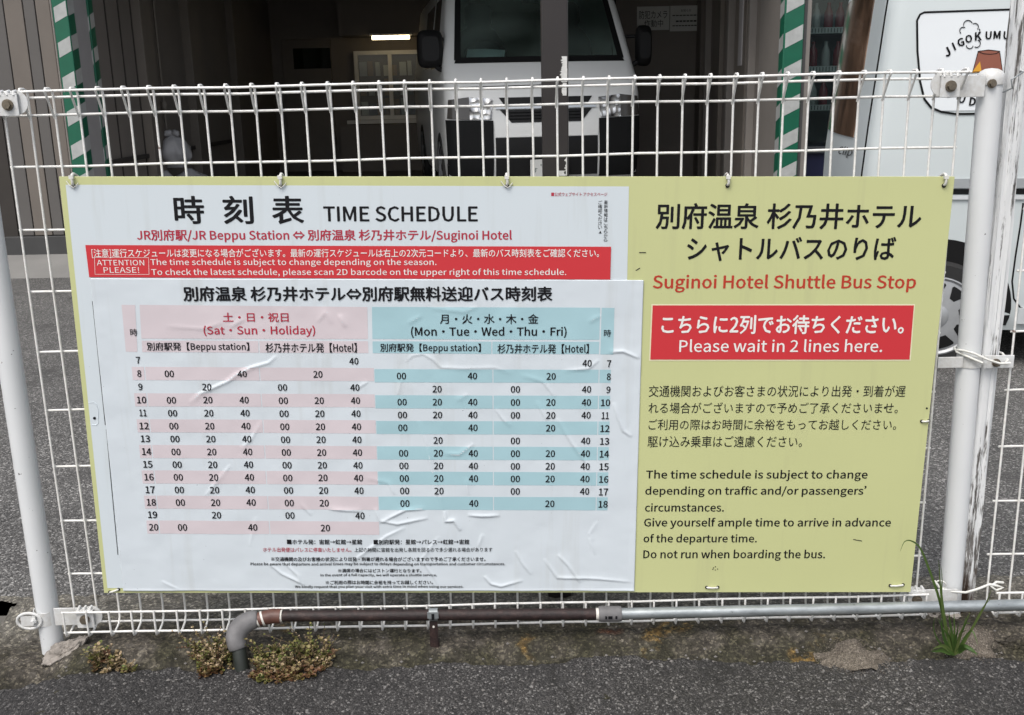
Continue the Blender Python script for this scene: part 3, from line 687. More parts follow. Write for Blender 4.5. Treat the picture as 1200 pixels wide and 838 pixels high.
for h in range(8, 21, 2):
    for a, c in ((158.5, 172.6), (174, 306.2), (307.4, 439.4)): pink.append(cell(a, c, yp(h, a), yp(h, c)))
for h in range(8, 19, 2):
    for a, c in ((440.2, 577.2), (578.4, 700.6), (701.8, 714.8)): blue.append(cell(a, c, yq(h, a), yq(h, c)))
patches('pink_marking', pink, OC, M['pink'], tsheet, True, .0035)
patches('blue_marking', blue, OC, M['blue'], tsheet, True, .0035)
OT = OFF_NEW + .0015
lettering('route_heading_lettering', [('別府温泉 杉乃井ホテル⇔別府駅無料送迎バス時刻表', 215, 647.5, 335.2, 353, .018)], M['ink'], tsheet, OT, True)
lettering('weekend_lettering', [('土・日・祝日', 261.6, 338.4, 366, 377, .022), ('(Sat・Sun・Holiday)', 239, 369.7, 381, 394.4, .010)], M['ink_red'], tsheet, OT, True)
hd = [('時', 153, 161.3, 385, 393.6), ('別府駅発【Beppu station】', 172.5, 292.6, 400.8, 412), ('杉乃井ホテル発【Hotel】', 311.5, 418.4, 401.4, 412.8),
      ('月・火・水・木・金', 515.5, 631, 367.6, 379.2, .022), ('(Mon・Tue・Wed・Thu・Fri)', 481.6, 664, 382.2, 395.6, .012), ('別府駅発【Beppu station】', 445.7, 563.6, 402, 413.4),
      ('杉乃井ホテル発【Hotel】', 583, 690, 402.6, 413.8), ('時', 707.6, 716, 385.8, 394.4)]
lettering('column_heading_lettering', hd, M['ink'], tsheet, OT, True, bold=.010)
WE = {7: ((), (2,)), 8: ((0, 2), (1,)), 9: ((1,), (0, 2)), 18: ((0, 1, 2), (0, 1)), 19: ((1,), (0, 2)), 20: ((0, 2), (1,))}
WD = {7: ((), (2,)), 8: ((0, 2), (1,)), 9: ((1,), (0, 2)), 12: ((0, 2), (1,)), 13: ((1,), (0, 2)), 17: ((0, 1), (0, 2)), 18: ((0, 2), (1,))}
ALL = ((0, 1, 2), (0, 1, 2)); MINS = ('00', '20', '40')
tm = []
def num(s, cx, cy):
    w = 11.0 if len(s) == 2 else 5.0
    if s == '11': w = 8.6
    cx = VP(cx, 470, cy); tm.append((s, cx - w / 2, cx + w / 2, cy - 4.1, cy + 4.1))
for h in range(7, 21):
    bh = WE.get(h, ALL); num(str(h), 166.8 + (2.5 if h < 10 else 0) * 0, yp(h, 166))
    for k in bh[0]: num(MINS[k], (201.6, 244, 286.5)[k], yp(h, 244))
    for k in bh[1]: num(MINS[k], (332.4, 374.4, 416.8)[k], yp(h, 374))
for h in range(7, 19):
    bh = WD.get(h, ALL); num(str(h), 709.6 + (3 if h < 10 else 0), yq(h, 709) + .4)
    for k in bh[0]: num(MINS[k], (471.4, 512.6, 554)[k], yq(h, 512))
    for k in bh[1]: num(MINS[k], (604, 645.5, 687)[k], yq(h, 645))
lettering('departure_time_lettering', tm, M['ink'], tsheet, OT, True, bold=.013)
lettering('footnote_lettering', [('■ホテル発：宙館→虹館→星館', 336.5, 424.5, 631.4, 637.4), ('■別府駅発：星館→パレス→虹館→宙館', 438, 550, 631.4, 637.4),
  ('上記の時間に宙館を出発し各館を回るので多少遅れる場合があります', 415.5, 577, 641, 646.2),
  ('※交通機関の及びお客様の状況により出発・到着が遅れる場合がございますので予めご了承くださいませ。', 318, 569, 652, 657.2),
  ('Please be aware that departure and arrival times may be subject to delays depending on transportation and customer circumstances.', 294, 592, 658.4, 662.8),
  ('※満席の場合にはピストン運行となります。', 396.5, 494, 665.8, 670.3), ('In the event of a full capacity, we will operate a shuttle service.', 376, 512, 671.4, 675.4),
  ('※ご利用の際はお時間に余裕を持ってお越しください。', 382, 507.5, 679.4, 684.2), ('We kindly request that you plan your visit with extra time in mind when using our services.', 346, 543, 685, 689)],
  M['ink'], tsheet, OT, True, bold=.012)
lettering('red_footnote_lettering', [('ホテル出発便はパレスに停車いたしません。', 308.5, 412, 641, 646.4, .010)], M['ink_red'], tsheet, OT, True)
# --- right half of the board
o2 = .0005
lettering('stop_name_lettering', [('別府温泉 杉乃井ホテル', 768.7, 1080, 238, 268.8, .030), ('シャトルバスのりば', 805, 1049.5, 277.5, 306, .032)], M['ink'], board, o2)
lettering('english_name_lettering', [('Suginoi Hotel Shuttle Bus Stop', 765, 1073.5, 321.5, 343, .011)], M['ink_brick'], board, o2)
patches('cream_border', [qd((763.4, 356.4), (1072.2, 356.4), (1067, 422.8), (760.6, 422.8))], .0005, M['cream'], board, False)
patches('red_panel', [qd((764.8, 357.8), (1070.8, 357.8), (1065.6, 421.3), (762, 421.3))], .0010, M['red'], board, False)
lettering('panel_lettering', [('こちらに2列でお待ちください。', 775, 1059.5, 369, 391.5, .013), ('Please wait in 2 lines here.', 796, 1034, 397.4, 412.5, .005)], M['ink_white'], board, .0015)
lettering('request_lettering', [('交通機関およびお客さまの状況により出発・到着が遅', 760.3, 1061, 451.6, 465.2), ('れる場合がございますので予めご了承くださいませ。', 760, 1052.4, 471.4, 484.6),
  ('ご利用の際はお時間に余裕をもってお越しください。', 760, 1050.5, 491.2, 504), ('駆け込み乗車はご遠慮ください。', 759, 940, 510.8, 524.2)], M['ink'], board, o2, bold=.004)
lettering('english_request_lettering', [('The time schedule is subject to change', 757, 1016.7, 550.6, 563.8), ('depending on traffic and/or passengers’', 756, 1015, 569.2, 582.6),
  ('circumstances.', 755.7, 848.5, 589.6, 599.6), ('Give yourself ample time to arrive in advance', 754.6, 1044, 606.6, 619.8),
  ('of the departure time.', 754, 887, 625.6, 638.2), ('Do not run when boarding the bus.', 753.8, 967, 644, 657.2)], M['ink'], board, o2, bold=.010)
# blank corner tab and dark cut lines at the left edge of the sheets
b = MB()
for x0_, y0_, x1_, y1_ in ((108.2, 353, 123.2, 498), (124.3, 503, 138, 650)):
    a = UV(x0_, y0_); c = UV(x1_, y1_); b.add([(a[0], -.0012, a[1]), (a[0] + .0014, -.0012, a[1]), (c[0] + .0014, -.0012, c[1]), (c[0], -.0012, c[1])], [(0, 1, 2, 3)])
b.build('cut_line', M['ink'], sheet)
b = MB()
tabp = [UV(*p) for p in ((104.5, 472), (110, 471), (113.5, 474), (115.5, 480), (115.3, 496), (113, 498), (107.5, 498))]
b.tube([(p[0], -.0009, p[1]) for p in tabp], .0006, 5); b.build('sheet_tab', M['sheet'], sheet)
b = MB(); a = UV(111, 490); b.tube([(a[0], -.0006, a[1]), (a[0], -.0014, a[1])], .003, 10)
for p in ((1037, 478), (1086, 478.5)):
    a = UV(*p); b.tube([(a[0], -.0002, a[1]), (a[0], -.0008, a[1])], .0022, 10)
for k in range(5):
    a = UV(838 + random.uniform(-4, 4), 666 + random.uniform(-2, 2)); b.tube([(a[0], -.0002, a[1]), (a[0], -.0006, a[1])], .0012, 8)
for (p, q_) in (((745, 317), (750, 314)), ((749, 296), (757, 296)), ((1000, 632), (1010, 634))):
    a, c = UV(*p), UV(*q_); b.tube([(a[0], -.0003, a[1]), (c[0], -.0003, c[1])], .0009, 5)
b.build('scuff_marking', M['ink'], board)
# --- ties that hang the board on the fence
TOPT = [(85, 213, 'at its top left corner'), (328.5, 213, 'above the big black title'), (594, 213, 'above the blank of the white sheet'), (853, 213, 'above the hotel name in black'), (1107, 213, 'at its top right corner')]
for px, py, w_ in TOPT:
    a = P(px, 207, SY); b = MB(); x = a[0]; z = a[2]
    slant = random.uniform(-.002, .002)
    pts = [(x, SY + .003, z - .0165), (x, SY - .004, z - .0155), (x + .0008, SY - .0065, z - .010), (x + slant * .5, SY - .0062, z - .001), (x + slant, SY - .002, z + .0035), (x + slant, SY + .008, z + .0045), (x + slant, SY + .03, z - .004), (x + slant, -.006, z - .014), (x + slant, .004, z - .02)]
    b.tube(spline(pts, 3), .0027, 8); b.tube([(x - .0005, SY - .001, z - .0175), (x - .0005, SY - .0022, z - .0175)], .0042, 12, mi=1)
    b.box((x + slant * .5 - .0042, SY - .0098, z - .004), (x + slant * .5 + .0042, SY - .0035, z + .003))
    if px < 700: b.tube([(x - .012, SY - .003, z - .008), (x - .006, SY - .005, z - .0165), (x + .001, SY - .005, z - .021), (x + .006, SY - .004, z - .018), (x + .011, SY - .003, z - .012)], .0009, 6)
    tag(b.build('sign_tie', [M['tie'], M['ink']], None, smooth=60), 'white plastic tie looped through the yellow-green board ' + w_, 'tie', 'ties hanging the sign board')
for x0_, y0_, x1_, y1_, w_ in ((129, 693.5, 139, 690.5, 'at its lower left corner'), (828, 688, 841, 688, 'below the last English line'), (1043, 686, 1058, 685, 'near its lower right corner'), (1080, 493.5, 1088, 493, 'on its right edge')):
    a, c = P(x0_, y0_, SY), P(x1_, y1_, SY); b = MB()
    b.tube([a + np.array([0, .004, 0]), a + np.array([.001, -.003, 0]), (a + c) / 2 + np.array([0, -.0045, 0]), c + np.array([-.001, -.003, 0]), c + np.array([0, .004, 0])], .0021, 8)
    for e in (a, c): b.tube([e + np.array([0, -.0008, 0]), e + np.array([0, -.0018, 0])], .0036, 10, mi=1)
    tag(b.build('sign_tie', [M['tie'], M['ink']], None, smooth=60), 'short white tie stitched through the yellow-green board ' + w_, 'tie', 'ties hanging the sign board')

# ================================================================== DARK POLE BEHIND THE SIGN
PY = 0.14
pl, prr = P(634, 0, PY), P(665.5, 0, PY); pbm = P(656, 705, PY)
pole = thing('steel_pole', 'dark brown square steel pole behind the fence with scraped white paint', 'pole', (pbm[0], PY, -0.01))
tx = (pl[0] + prr[0]) / 2 - pbm[0]; hw = (prr[0] - pl[0]) / 2
b = MB(); zt = 2.2; kx = tx / (pl[2] + .01)
b.add([(-hw, 0, 0), (hw, 0, 0), (hw, 2 * hw, 0), (-hw, 2 * hw, 0), (-hw + kx * zt, 0, zt), (hw + kx * zt, 0, zt), (hw + kx * zt, 2 * hw, zt), (-hw + kx * zt, 2 * hw, zt)],
      [(3, 2, 1, 0), (4, 5, 6, 7), (0, 1, 5, 4), (1, 2, 6, 5), (2, 3, 7, 6), (3, 0, 4, 7)])
b.build('pole_shaft', M['pole'], pole, bevel=.003)
b = MB(); rr_ = random.Random(3)
def flake(px0, px1, py0, py1):
    n = 16; l = []; r_ = []
    for i in range(n + 1):
        y_ = py0 + (py1 - py0) * i / n
        a = P(px0 + rr_.uniform(-1.6, 1.6), y_, PY - .0006); c = P(px1, y_, PY - .0006)
        l.append((a[0] - pbm[0], -.0009, a[2] + .01)); r_.append((c[0] - pbm[0], -.0009, c[2] + .01))
    b.grid([[p, q_] for p, q_ in zip(l, r_)])
flake(658.5, 664.5, 66, 80); flake(657.2, 664.8, 80, 96); flake(658.5, 664, 97, 112); flake(662, 664.5, 182, 206); flake(654, 663, 200, 206)
b.build('paint_marking', M['pole_paint'], pole)

# ================================================================== PIPE
PYP = -0.082
pipe = thing('drain_pipe', 'thin horizontal pipe along the kerb, rust-brown then galvanised, ending in a grey elbow', 'pipe', (0, PYP, 0))
def pp(px, py): 
    a = P(px, py, PYP); return np.array([a[0], 0, a[2]])
A0, A1, A2, A3 = pp(329, 722), pp(702, 719.5), pp(728, 719.3), pp(1240, 708)
A3 = A2 + (A3 - A2) * 2.4
b = MB(); b.tube([A0, (A0 + A1) / 2 + np.array([0, 0, .0006]), A1], .0122, 24); b.build('brown_pipe', M['rust_pipe'], pipe, smooth=50)
b = MB(); b.tube([A2 - (A2 - A1) * .3, A3 * .5 + A2 * .5, A3], .0122, 24); b.build('galvanised_pipe', M['galv'], pipe, smooth=50)
b = MB(); b.tube([A1 - np.array([.001, 0, 0]), A1 + np.array([.004, 0, 0]), A2 - np.array([.006, 0, 0]), A2], [.0158, .0170, .0170, .0158], 24)
cp = b.build('coupling', M['elbow_grey'], pipe, smooth=40)
b = MB()
for dx, w_ in ((.014, .004), (.023, .009), (.036, .004)): b.box((A1[0] + dx - w_ / 2, -.0178, A1[2] - .0035), (A1[0] + dx + w_ / 2, -.0165, A1[2] + .003))
b.build('coupling_marking', M['ink'], cp)
b = MB(); b.tube([A1 - np.array([.007, 0, 0]), A1 - np.array([.0005, 0, 0])], .0132, 20); b.build('thread_seal', M['seal'], pipe, smooth=50)
b = MB(); b.tube([A0 + np.array([-.002, 0, 0]), A0 + np.array([.004, 0, 0])], .0136, 20); b.build('thread_seal', M['seal'], pipe, smooth=50)
e1 = pp(303, 725) + np.array([0, -.004, 0])
b = MB(); b.tube([A0, A0 + np.array([-.018, 0, .0005]), e1 + np.array([.012, .001, .003]), e1], [.0158, .0160, .0152, .0150], 24); b.build('rust_elbow', M['elbow_rust'], pipe, smooth=50)
b = MB(); b.tube([e1 + np.array([.008, 0, .002]), e1 + np.array([.012, .001, .003])], .0164, 20); b.tube([e1 + np.array([-.004, -.001, -.001]), e1 + np.array([-.001, 0, 0])], .0164, 20); b.build('seal_ring', M['seal'], pipe, smooth=50)
def pe(px, py, dy): a = P(px, py, PYP + dy); return np.array([a[0], dy, a[2]])
ep = spline([e1 + np.array([-.001, 0, 0]), pe(292, 728, -.008), pe(281, 736, -.018), pe(276.5, 748, -.030), pe(279.5, 761, -.040)], 5)
b = MB(); b.tube(ep, [.0155] + [.0170 + .0055 * math.sin(math.pi * (k + 1) / len(ep)) ** .7 for k in range(len(ep) - 2)] + [.0175], 26); b.build('grey_elbow', M['elbow_grey'], pipe, smooth=60)
b = MB(); b.tube([ep[-1] + np.array([0, .002, .003]), pe(281, 768, -.045), pe(284, 786, -.052)], [.0145, .0150, .0150], 22); b.build('socket', M['socket'], pipe, smooth=60)
s0 = pp(508, 720)
b = MB(); b.grid([[(s0[0] + dx, .0138 * math.cos(a) * 1.0, s0[2] + .0138 * math.sin(a)) for a in [2 * math.pi * t / 24 for t in range(24)]] for dx in (-.0095, .0095)], closed_u=True)
b.box((s0[0] - .012, -.0165, s0[2] - .001), (s0[0] + .012, -.0135, s0[2] + .013)); b.build('clamp_band', M['galv'], pipe, smooth=40)
b = MB(); b.box((s0[0] - .003, -.0175, s0[2] - .004), (s0[0] + .003, -.0163, s0[2] + .010)); b.build('clamp_slot', M['ink'], pipe)
b = MB(); b.box((s0[0] - .009, -.010, .004), (s0[0] + .009, -.007, s0[2] - .012)); b.box((s0[0] - .010, -.0069, .004), (s0[0] + .010, .004, .02))
st = b.build('clamp_strap', M['rust_pipe'], pipe, bevel=.0006)
b = MB(); b.tube([(s0[0], -.010, s0[2] - .024), (s0[0], -.0118, s0[2] - .024)], .0025, 10); b.build('strap_bolt', M['seal'], st)

# ================================================================== GARAGE
FY = 5.42       # facade plane
M['siding_a'] = plain('grey_siding', (0.105, 0.098, 0.092), 0.7, var=0.15, vs=3, bump=0.2, bs=40)
M['siding_b'] = plain('beige_siding', (0.15, 0.130, 0.112), 0.7, var=0.18, vs=3, bump=0.2, bs=40)
M['trim'] = plain('beige_trim', (0.20, 0.182, 0.165), 0.6, var=0.1)
M['column'] = plain('grey_column_paint', (0.34, 0.325, 0.325), 0.6, var=0.1, vs=4)
M['in_wall'] = plain('brown_inner_wall', (0.19, 0.168, 0.150), 0.75, var=0.15, vs=2.5)
M['in_dark'] = plain('dark_inner_wall', (0.035, 0.030, 0.026), 0.8, var=0.2)
M['in_post'] = plain('inner_post_paint', (0.16, 0.14, 0.12), 0.6, var=0.15)
M['plinth'] = plain('dark_plinth', (0.05, 0.05, 0.05), 0.8, var=0.2)
def guard_mat():
    t = NT('green_corner_guard'); n = t.noise(12, 3); t.base(t.mix(n, (0.004, 0.085, 0.046), (0.006, 0.12, 0.066))); return t.pr(0.45)
M['green'] = guard_mat()
M['reflect'] = plain('silver_reflective_tape', (0.40, 0.41, 0.40), 0.35, var=0.25, vs=18)
gar = thing('garage_building', 'dark open garage with grey siding and green striped corner guards behind the fence', 'building', (0, FY, 0))
LX = -3.045; RX = 1.965; TOP = 3.1
def gb(name, a, c, m, parent=gar, bev=0.0):
    b = MB(); b.box((a[0], a[1] - FY, a[2]), (c[0], c[1] - FY, c[2])); return b.build(name, m, parent, bevel=bev)
# left facade: boards of two tones with gaps
edges = [-3.98, -3.80, -3.62, -3.47, -3.36, -3.215]
back = gb('facade_wall', (-9, FY + .03, .02), (LX - .02, FY + .22, TOP), M['in_dark'])
hole_door = None
b1, b2 = MB(), MB()
k = 0; xx = -3.60
for w, m in ((.115, 0), (.135, 1), (.085, 0), (.105, 1)):
    (b1 if m == 0 else b2).box((xx + .004, 0, .23), (xx + w - .003, .028, TOP)); xx += w
for t_ in range(28):
    x_ = -4.30 - .17 * t_
    (b1 if t_ % 2 else b2).box((x_ - .166, 0, .23), (x_, .028, TOP))
b1.build('grey_siding', M['siding_a'], gar, bevel=.004); b2.build('beige_siding', M['siding_b'], gar, bevel=.004)
gb('edge_trim', (xx + .004, FY - .012, .2), (LX - .098, FY + .02, TOP), M['trim'], bev=.003)
gb('plinth', (-9, FY - .03, .02), (LX - .1, FY + .03, .225), M['plinth'], bev=.005)
gb('side_door', (-4.29, FY + .015, .2), (-3.61, FY + .028, 2.2), M['in_dark'])
# left jamb column with two corner guards
colL = gb('jamb_column', (LX - .10, FY, .06), (LX, FY + .42, TOP), M['column'], bev=.002)
def guard(x0, x1, y0, y1, parent, phase, slope=0.045, two=True):
    b = MB(); b.box((x0, y0 - FY, .12), (x1, y1 - FY, TOP)); o = b.build('corner_guard', M['green'], parent, bevel=.006)
    s_ = MB(); z = .2 + phase; hgt = .10
    while z < TOP - .3:
        s_.add([(x0 + .012, y0 - FY - .0015, z), (x1 - .006, y0 - FY - .0015, z + slope), (x1 - .006, y0 - FY - .0015, z + hgt + slope), (x0 + .012, y0 - FY - .0015, z + hgt)], [(0, 1, 2, 3)])
        s_.add([(x1 + .0015, y0 - FY + .004, z + slope), (x1 + .0015, y1 - FY - .004, z + slope * 1.6), (x1 + .0015, y1 - FY - .004, z + slope * 1.6 + hgt), (x1 + .0015, y0 - FY + .004, z + hgt + slope)], [(0, 1, 2, 3)])
        s_.add([(x0 - .0015, y0 - FY + .004, z), (x0 - .0015, y1 - FY - .004, z - slope * .6), (x0 - .0015, y1 - FY - .004, z - slope * .6 + hgt), (x0 - .0015, y0 - FY + .004, z + hgt)], [(0, 1, 2, 3)])
        z += .235
    s_.build('reflective_stripe', M['reflect'], o)
guard(LX - .095, LX + .012, FY - .02, FY + .10, colL, .10)
guard(LX - .02, LX + .014, FY + .355, FY + .445, colL, .03)
# right jamb
colR = gb('jamb_column', (RX, FY, .06), (RX + .18, FY + .75, TOP), M['trim'], bev=.002)
guard(RX - .014, RX + .125, FY - .02, FY + .10, colR, .06, .06)
gb('jamb_frame', (RX + .128, FY - .005, .1), (RX + .15, FY + .05, TOP), M['plinth'])
# interior shell
BY = 11.9
gb('left_inner_wall', (LX - .2, FY + .42, .2), (LX - .02, BY, TOP), M['in_wall'])
b = MB()
for y_ in np.arange(FY + .75, 7.2, .28): b.box((LX - .022, y_ - FY, .22), (LX - .012, y_ - FY + .012, TOP))
b.build('panel_groove', M['in_dark'], gar)
for px_, w in ((187, .12), (241, .16), (291, .14)):
    yy = LX / ((px_ - 600) / 1200) - CAMD; b = MB(); b.box((LX - .03, yy - FY, .2), (LX + .06, yy - FY + w * 2.2, TOP)); b.build('wall_post', M['in_post'], gar, bevel=.004)
b = MB(); yy = LX / ((207 - 600) / 1200) - CAMD; b.tube([(LX + .03, yy - FY, .9), (LX + .03, yy - FY, TOP)], .012, 10); b.tube([(LX + .03, yy - FY, 1.1), (LX + .03, yy - FY, 1.16)], .03, 10); b.build('wall_conduit', M['in_post'], gar, smooth=50)
gb('skirting_rail', (LX - .02, FY + .5, .70), (LX + .01, 9.5, .735), M['in_dark'])
gb('right_inner_wall', (RX + .02, FY + .75, .2), (RX + .18, 9.02, TOP), M['in_wall'])
for y_, w, m in ((6.35, .05, 'trim'), (6.55, .38, 'in_post'), (7.15, .06, 'trim'), (7.6, .10, 'in_post'), (8.2, .04, 'trim'), (8.55, .12, 'in_post')):
    gb('wall_batten', (RX - .02 - .02 * (w < .07), y_, .2), (RX + .02, y_ + w, TOP), M[m], bev=.003)
gb('switch_plate', (RX - .030, 6.66, 1.35), (RX - .02, 6.78, 1.95), M['column'])
gb('partition_wall', (1.15, 9.02, .2), (RX + .18, 9.2, TOP), M['in_wall'])
gb('back_wall', (LX - .2, BY, .2), (4, BY + .2, TOP), M['in_wall'])
gb('right_back_wall', (3.9, FY, .2), (4.1, BY, TOP), M['in_dark'])
gb('roof', (-9, FY + .0, TOP + .003), (4.3, BY + .2, TOP + .2), plain('pale_ceiling', (.24, .26, .25), .8))
gb('header', (LX + .003, FY + .02, 2.55), (RX - .003, FY + .3, TOP - .003), M['siding_a'])
gb('shop_header', (RX + .183, FY + .02, 2.35), (4.3, FY + .3, TOP - .003), M['siding_a'])
gb('shop_back_wall', (RX + .183, 6.9, .2), (3.897, 7.0, TOP - .003), M['in_wall'])
# back wall: door, bulkhead, window
d0, d1 = P(330, 47, BY), P(396, 190, BY)
dr = gb('inner_door', (d0[0], BY - .05, .2), (d1[0], BY - .003, d0[2]), M['in_post'], bev=.004)
w0, w1 = P(343, 57, BY - .06), P(388, 80, BY - .06)
gb('door_pane', (w0[0], BY - .056, w1[2]), (w1[0], BY - .051, w0[2]), glassy('dark_glass', (0.5, 0.55, 0.5)), dr)
c0, c1 = P(397, 42, BY - .6), P(520, 0, BY - .6)
gb('bulkhead', (c0[0], BY - .6, c0[2]), (c1[0] + .6, BY - .003, TOP - .003), M['in_wall'])
M['frame_white'] = plain('white_window_frame', (0.70, 0.69, 0.66), 0.5)
q0, q1 = P(414, 60, BY - .1), P(495, 139, BY - .1)
b = MB(); x0, x1, z0, z1 = q0[0], q1[0] + .4, q1[2], q0[2]; xm_ = P(458, 100, BY - .1)[0]
for xa_, xb_, za, zb in ((x0, x1, z1 - .05, z1), (x0, x1, z0, z0 + .05), (x0, x0 + .05, z0 + .05, z1 - .05), (xm_ - .025, xm_ + .025, z0 + .05, z1 - .05), (x1 - .05, x1, z0 + .05, z1 - .05)): b.box((xa_, BY - .10 - FY, za), (xb_, BY - .04 - FY, zb))
wf = b.build('window_frame', M['frame_white'], gar)
gb('window_pane', (x0 + .05, BY - .075, z0 + .05), (x1 - .05, BY - .07, z1 - .05), glassy('window_glass', (0.85, 0.87, 0.85)), wf)
gb('window_sill', (x0 - .12, BY - .2, z0 - .05), (x1, BY - .103, z0 - .004), M['frame_white'], wf)
gb('counter', (x0 - .2, BY - .3, .2), (x1, BY - .003, z0 - .06), M['in_wall'])
rr_ = random.Random(5); b = MB(); cols = [(0.60, .60, .58), (.34, .22, .12), (.45, .50, .45), (.12, .14, .15), (.72, .68, .60)]
x = x0 + .06
while x < x1 - .15:
    for sh in (0, 1, 2):
        zz = z0 + .055 + sh * (z1 - z0 - .12) / 3; hh = rr_.uniform(.10, .22) ; w = rr_.uniform(.05, .10)
        b.box((x, BY - .05 - FY, zz), (x + w, BY - .004 - FY, zz + hh), rr_.randrange(5))
    x += .105
b.build('window_display', [plain('pack_paint', c) for c in cols], wf)
lt = NT('strip_lamp_light'); lt.base((.9, .85, .7)); lt.b.inputs['Emission Color'].default_value = (1, .80, .48, 1); lt.b.inputs['Emission Strength'].default_value = 5.0
l0, l1 = P(436, 44.5, BY - .62), P(480, 44.5, BY - .62)
lamp = thing('strip_light', 'small lit strip light above the garage window', 'lamp', ((l0[0] + l1[0]) / 2, BY - .62, l0[2]))
hw_ = (l1[0] - l0[0]) / 2
b = MB(); b.tube([(-hw_, 0, 0), (hw_, 0, 0)], .024, 14); b.build('tube', lt.m, lamp, smooth=50)
b = MB(); b.box((-hw_ - .03, -.03, .0255), (hw_ + .03, .04, .05)); b.build('housing', M['frame_white'], lamp, bevel=.004)
# notices on the partition
M['paper_dim'] = plain('notice_paper', (0.55, 0.55, 0.53), 0.6)
def notice(label, x0, x1, y0, y1, lines):
    a, c = P(x0, y0, 9.01), P(x1, y1, 9.01)
    n = thing('notice_sheet', label, 'notice', ((a[0] + c[0]) / 2, 9.005, c[2]))
    b = MB(); b.box((a[0] - (a[0] + c[0]) / 2, -.006, 0), (c[0] - (a[0] + c[0]) / 2, .006, a[2] - c[2])); b.build('paper', M['paper_dim'], n)
    V = []; F = []
    for s_, xa_, xb_, ya_, yb_ in lines:
        v, f = glyphs(s_); v = v[:, :2]; lo = v.min(0); hi = v.max(0); kk = (v - lo) / (hi - lo); pa, pb = P(xa_, yb_, 9.0), P(xb_, ya_, 9.0); o_ = len(V)
        for q_ in kk: V.append((pa[0] + (pb[0] - pa[0]) * q_[0] - n.location[0], -.0075, pa[2] + (pb[2] - pa[2]) * q_[1] - n.location[2]))
        F += [tuple(i + o_ for i in t) for t in f]
    me = bpy.data.meshes.new('notice_lettering'); me.from_pydata(V, [], F); me.materials.append(M['ink']); ob = bpy.data.objects.new('notice_lettering', me); COL.objects.link(ob); ob.parent = n
notice('white camera warning notice with two lines of black characters on garage wall', 746.5, 784, 8, 35, [('防犯カメラ', 749, 782, 12, 22.5), ('作動中', 755, 777, 23, 32)])
notice('white notice with three small printed lines next to the camera warning', 785.5, 823, 7, 36, [('お知らせ', 798, 810, 10.5, 14), ('ーーーーーーーー', 788, 820, 17, 19), ('ーーーーーー', 792, 816, 23.5, 26), ('ーーーーーーーーー', 788, 820, 29, 31)])

# white sacks piled against the left inner wall
M['sack'] = plain('white_plastic_sack', (0.30, 0.30, 0.31), 0.4, var=0.15, vs=14, bump=0.8, bs=22)
def sack(label, px, py, Y, w, h, d, seed, knot=True):
    q = P(px, py, Y); t = thing('plastic_sack', label, 'sack', (q[0], Y, q[2]), group='white plastic sacks piled by the garage wall')
    rows = []; n = 26
    for i in range(15):
        v = i / 14; prof = math.sin(math.pi * min(1, .12 + .88 * v)) ** .6 if v < .82 else .42 * (1 - v) / .18 + .10
        prof = max(prof, .12); row = []
        for k in range(n):
            a = 2 * math.pi * k / n
            f = 1 + .16 * (float(vnoise(k * .35, v * 5, 1.4, seed)) - .5) * 2 + .05 * math.sin(a * 7 + v * 5)
            row.append((w / 2 * prof * f * math.cos(a), d / 2 * prof * f * math.sin(a), h * v))
        rows.append(row)
    b = MB(); b.grid(rows, closed_u=True); b.add(rows[0], [tuple(range(n))]); b.add(rows[-1], [tuple(range(n))]); b.build('sack_body', M['sack'], t, smooth=60)
    if knot:
        b = MB()
        for s_ in (-1, 1): b.tube([(0, 0, h * .93), (s_ * .022, -.03, h * .99), (s_ * .045, -.04, h * .97), (s_ * .055, -.05, h * .90)], [.022, .030, .028, .012], 10)
        b.build('knot', M['sack'], t, smooth=60)
sack('knotted white plastic sack on top of the sack pile', 207, 196, 7.05, .26, .30, .26, 1)
sack('flattened white sack lying under the knotted one', 182, 232, 7.0, .36, .30, .34, 2, False)
sack('slumped white sack at the right of the pile', 226, 236, 7.1, .34, .29, .32, 3, False)

# drinks refrigerator beside the right jamb
M['fridge'] = plain('dark_grey_cabinet', (0.05, 0.055, 0.062), 0.4); M['fridge_in'] = plain('fridge_lining', (0.10, 0.12, 0.125), 0.5); M['rail'] = plain('white_price_rail', (0.42, 0.43, 0.43), 0.5); M['navy'] = plain('navy_panel', (0.012, 0.014, 0.045), 0.4)
fx0, fx1, fy0 = 2.20, 2.92, 5.95
fr = thing('display_refrigerator', 'tall glass-door drinks refrigerator beside the green striped jamb', 'refrigerator', ((fx0 + fx1) / 2, fy0, .17))
fw = (fx1 - fx0) / 2
b = MB(); b.box((-fw, .03, 0), (-fw + .03, .62, 2.0)); b.box((fw - .03, .03, 0), (fw, .62, 2.0)); b.box((-fw + .03, .59, 0), (fw - .03, .62, 2.0)); b.box((-fw + .03, .03, 1.88), (fw - .03, .59, 2.0)); b.build('cabinet', M['fridge'], fr, bevel=.004)
b = MB(); b.box((-fw + .031, .57, .5), (fw - .031, .588, 1.879)); b.build('lining', M['fridge_in'], fr)
b = MB(); b.box((-fw + .031, .03, .02), (fw - .031, .56, .56)); b.build('lower_panel', M['navy'], fr, bevel=.006)
SH = [P(965, yy_, fy0 + .1)[2] - .17 for yy_ in (36, 81, 126)]
for i, z in enumerate(SH):
    b = MB(); b.box((-fw + .032, .08, z - .012), (fw - .032, .55, z)); s_ = b.build('shelf', M['fridge_in'], fr)
    b = MB(); b.box((-fw + .034, .062, z - .022), (fw - .034, .079, z + .022)); rl = b.build('price_rail', M['rail'], s_)
    b = MB()
    for k in range(26): b.box((-fw + .05 + k * .024, .060, z - .016), (-fw + .056 + k * .024, .0618, z + .016))
    b.build('rail_mark', M['fridge'], s_)
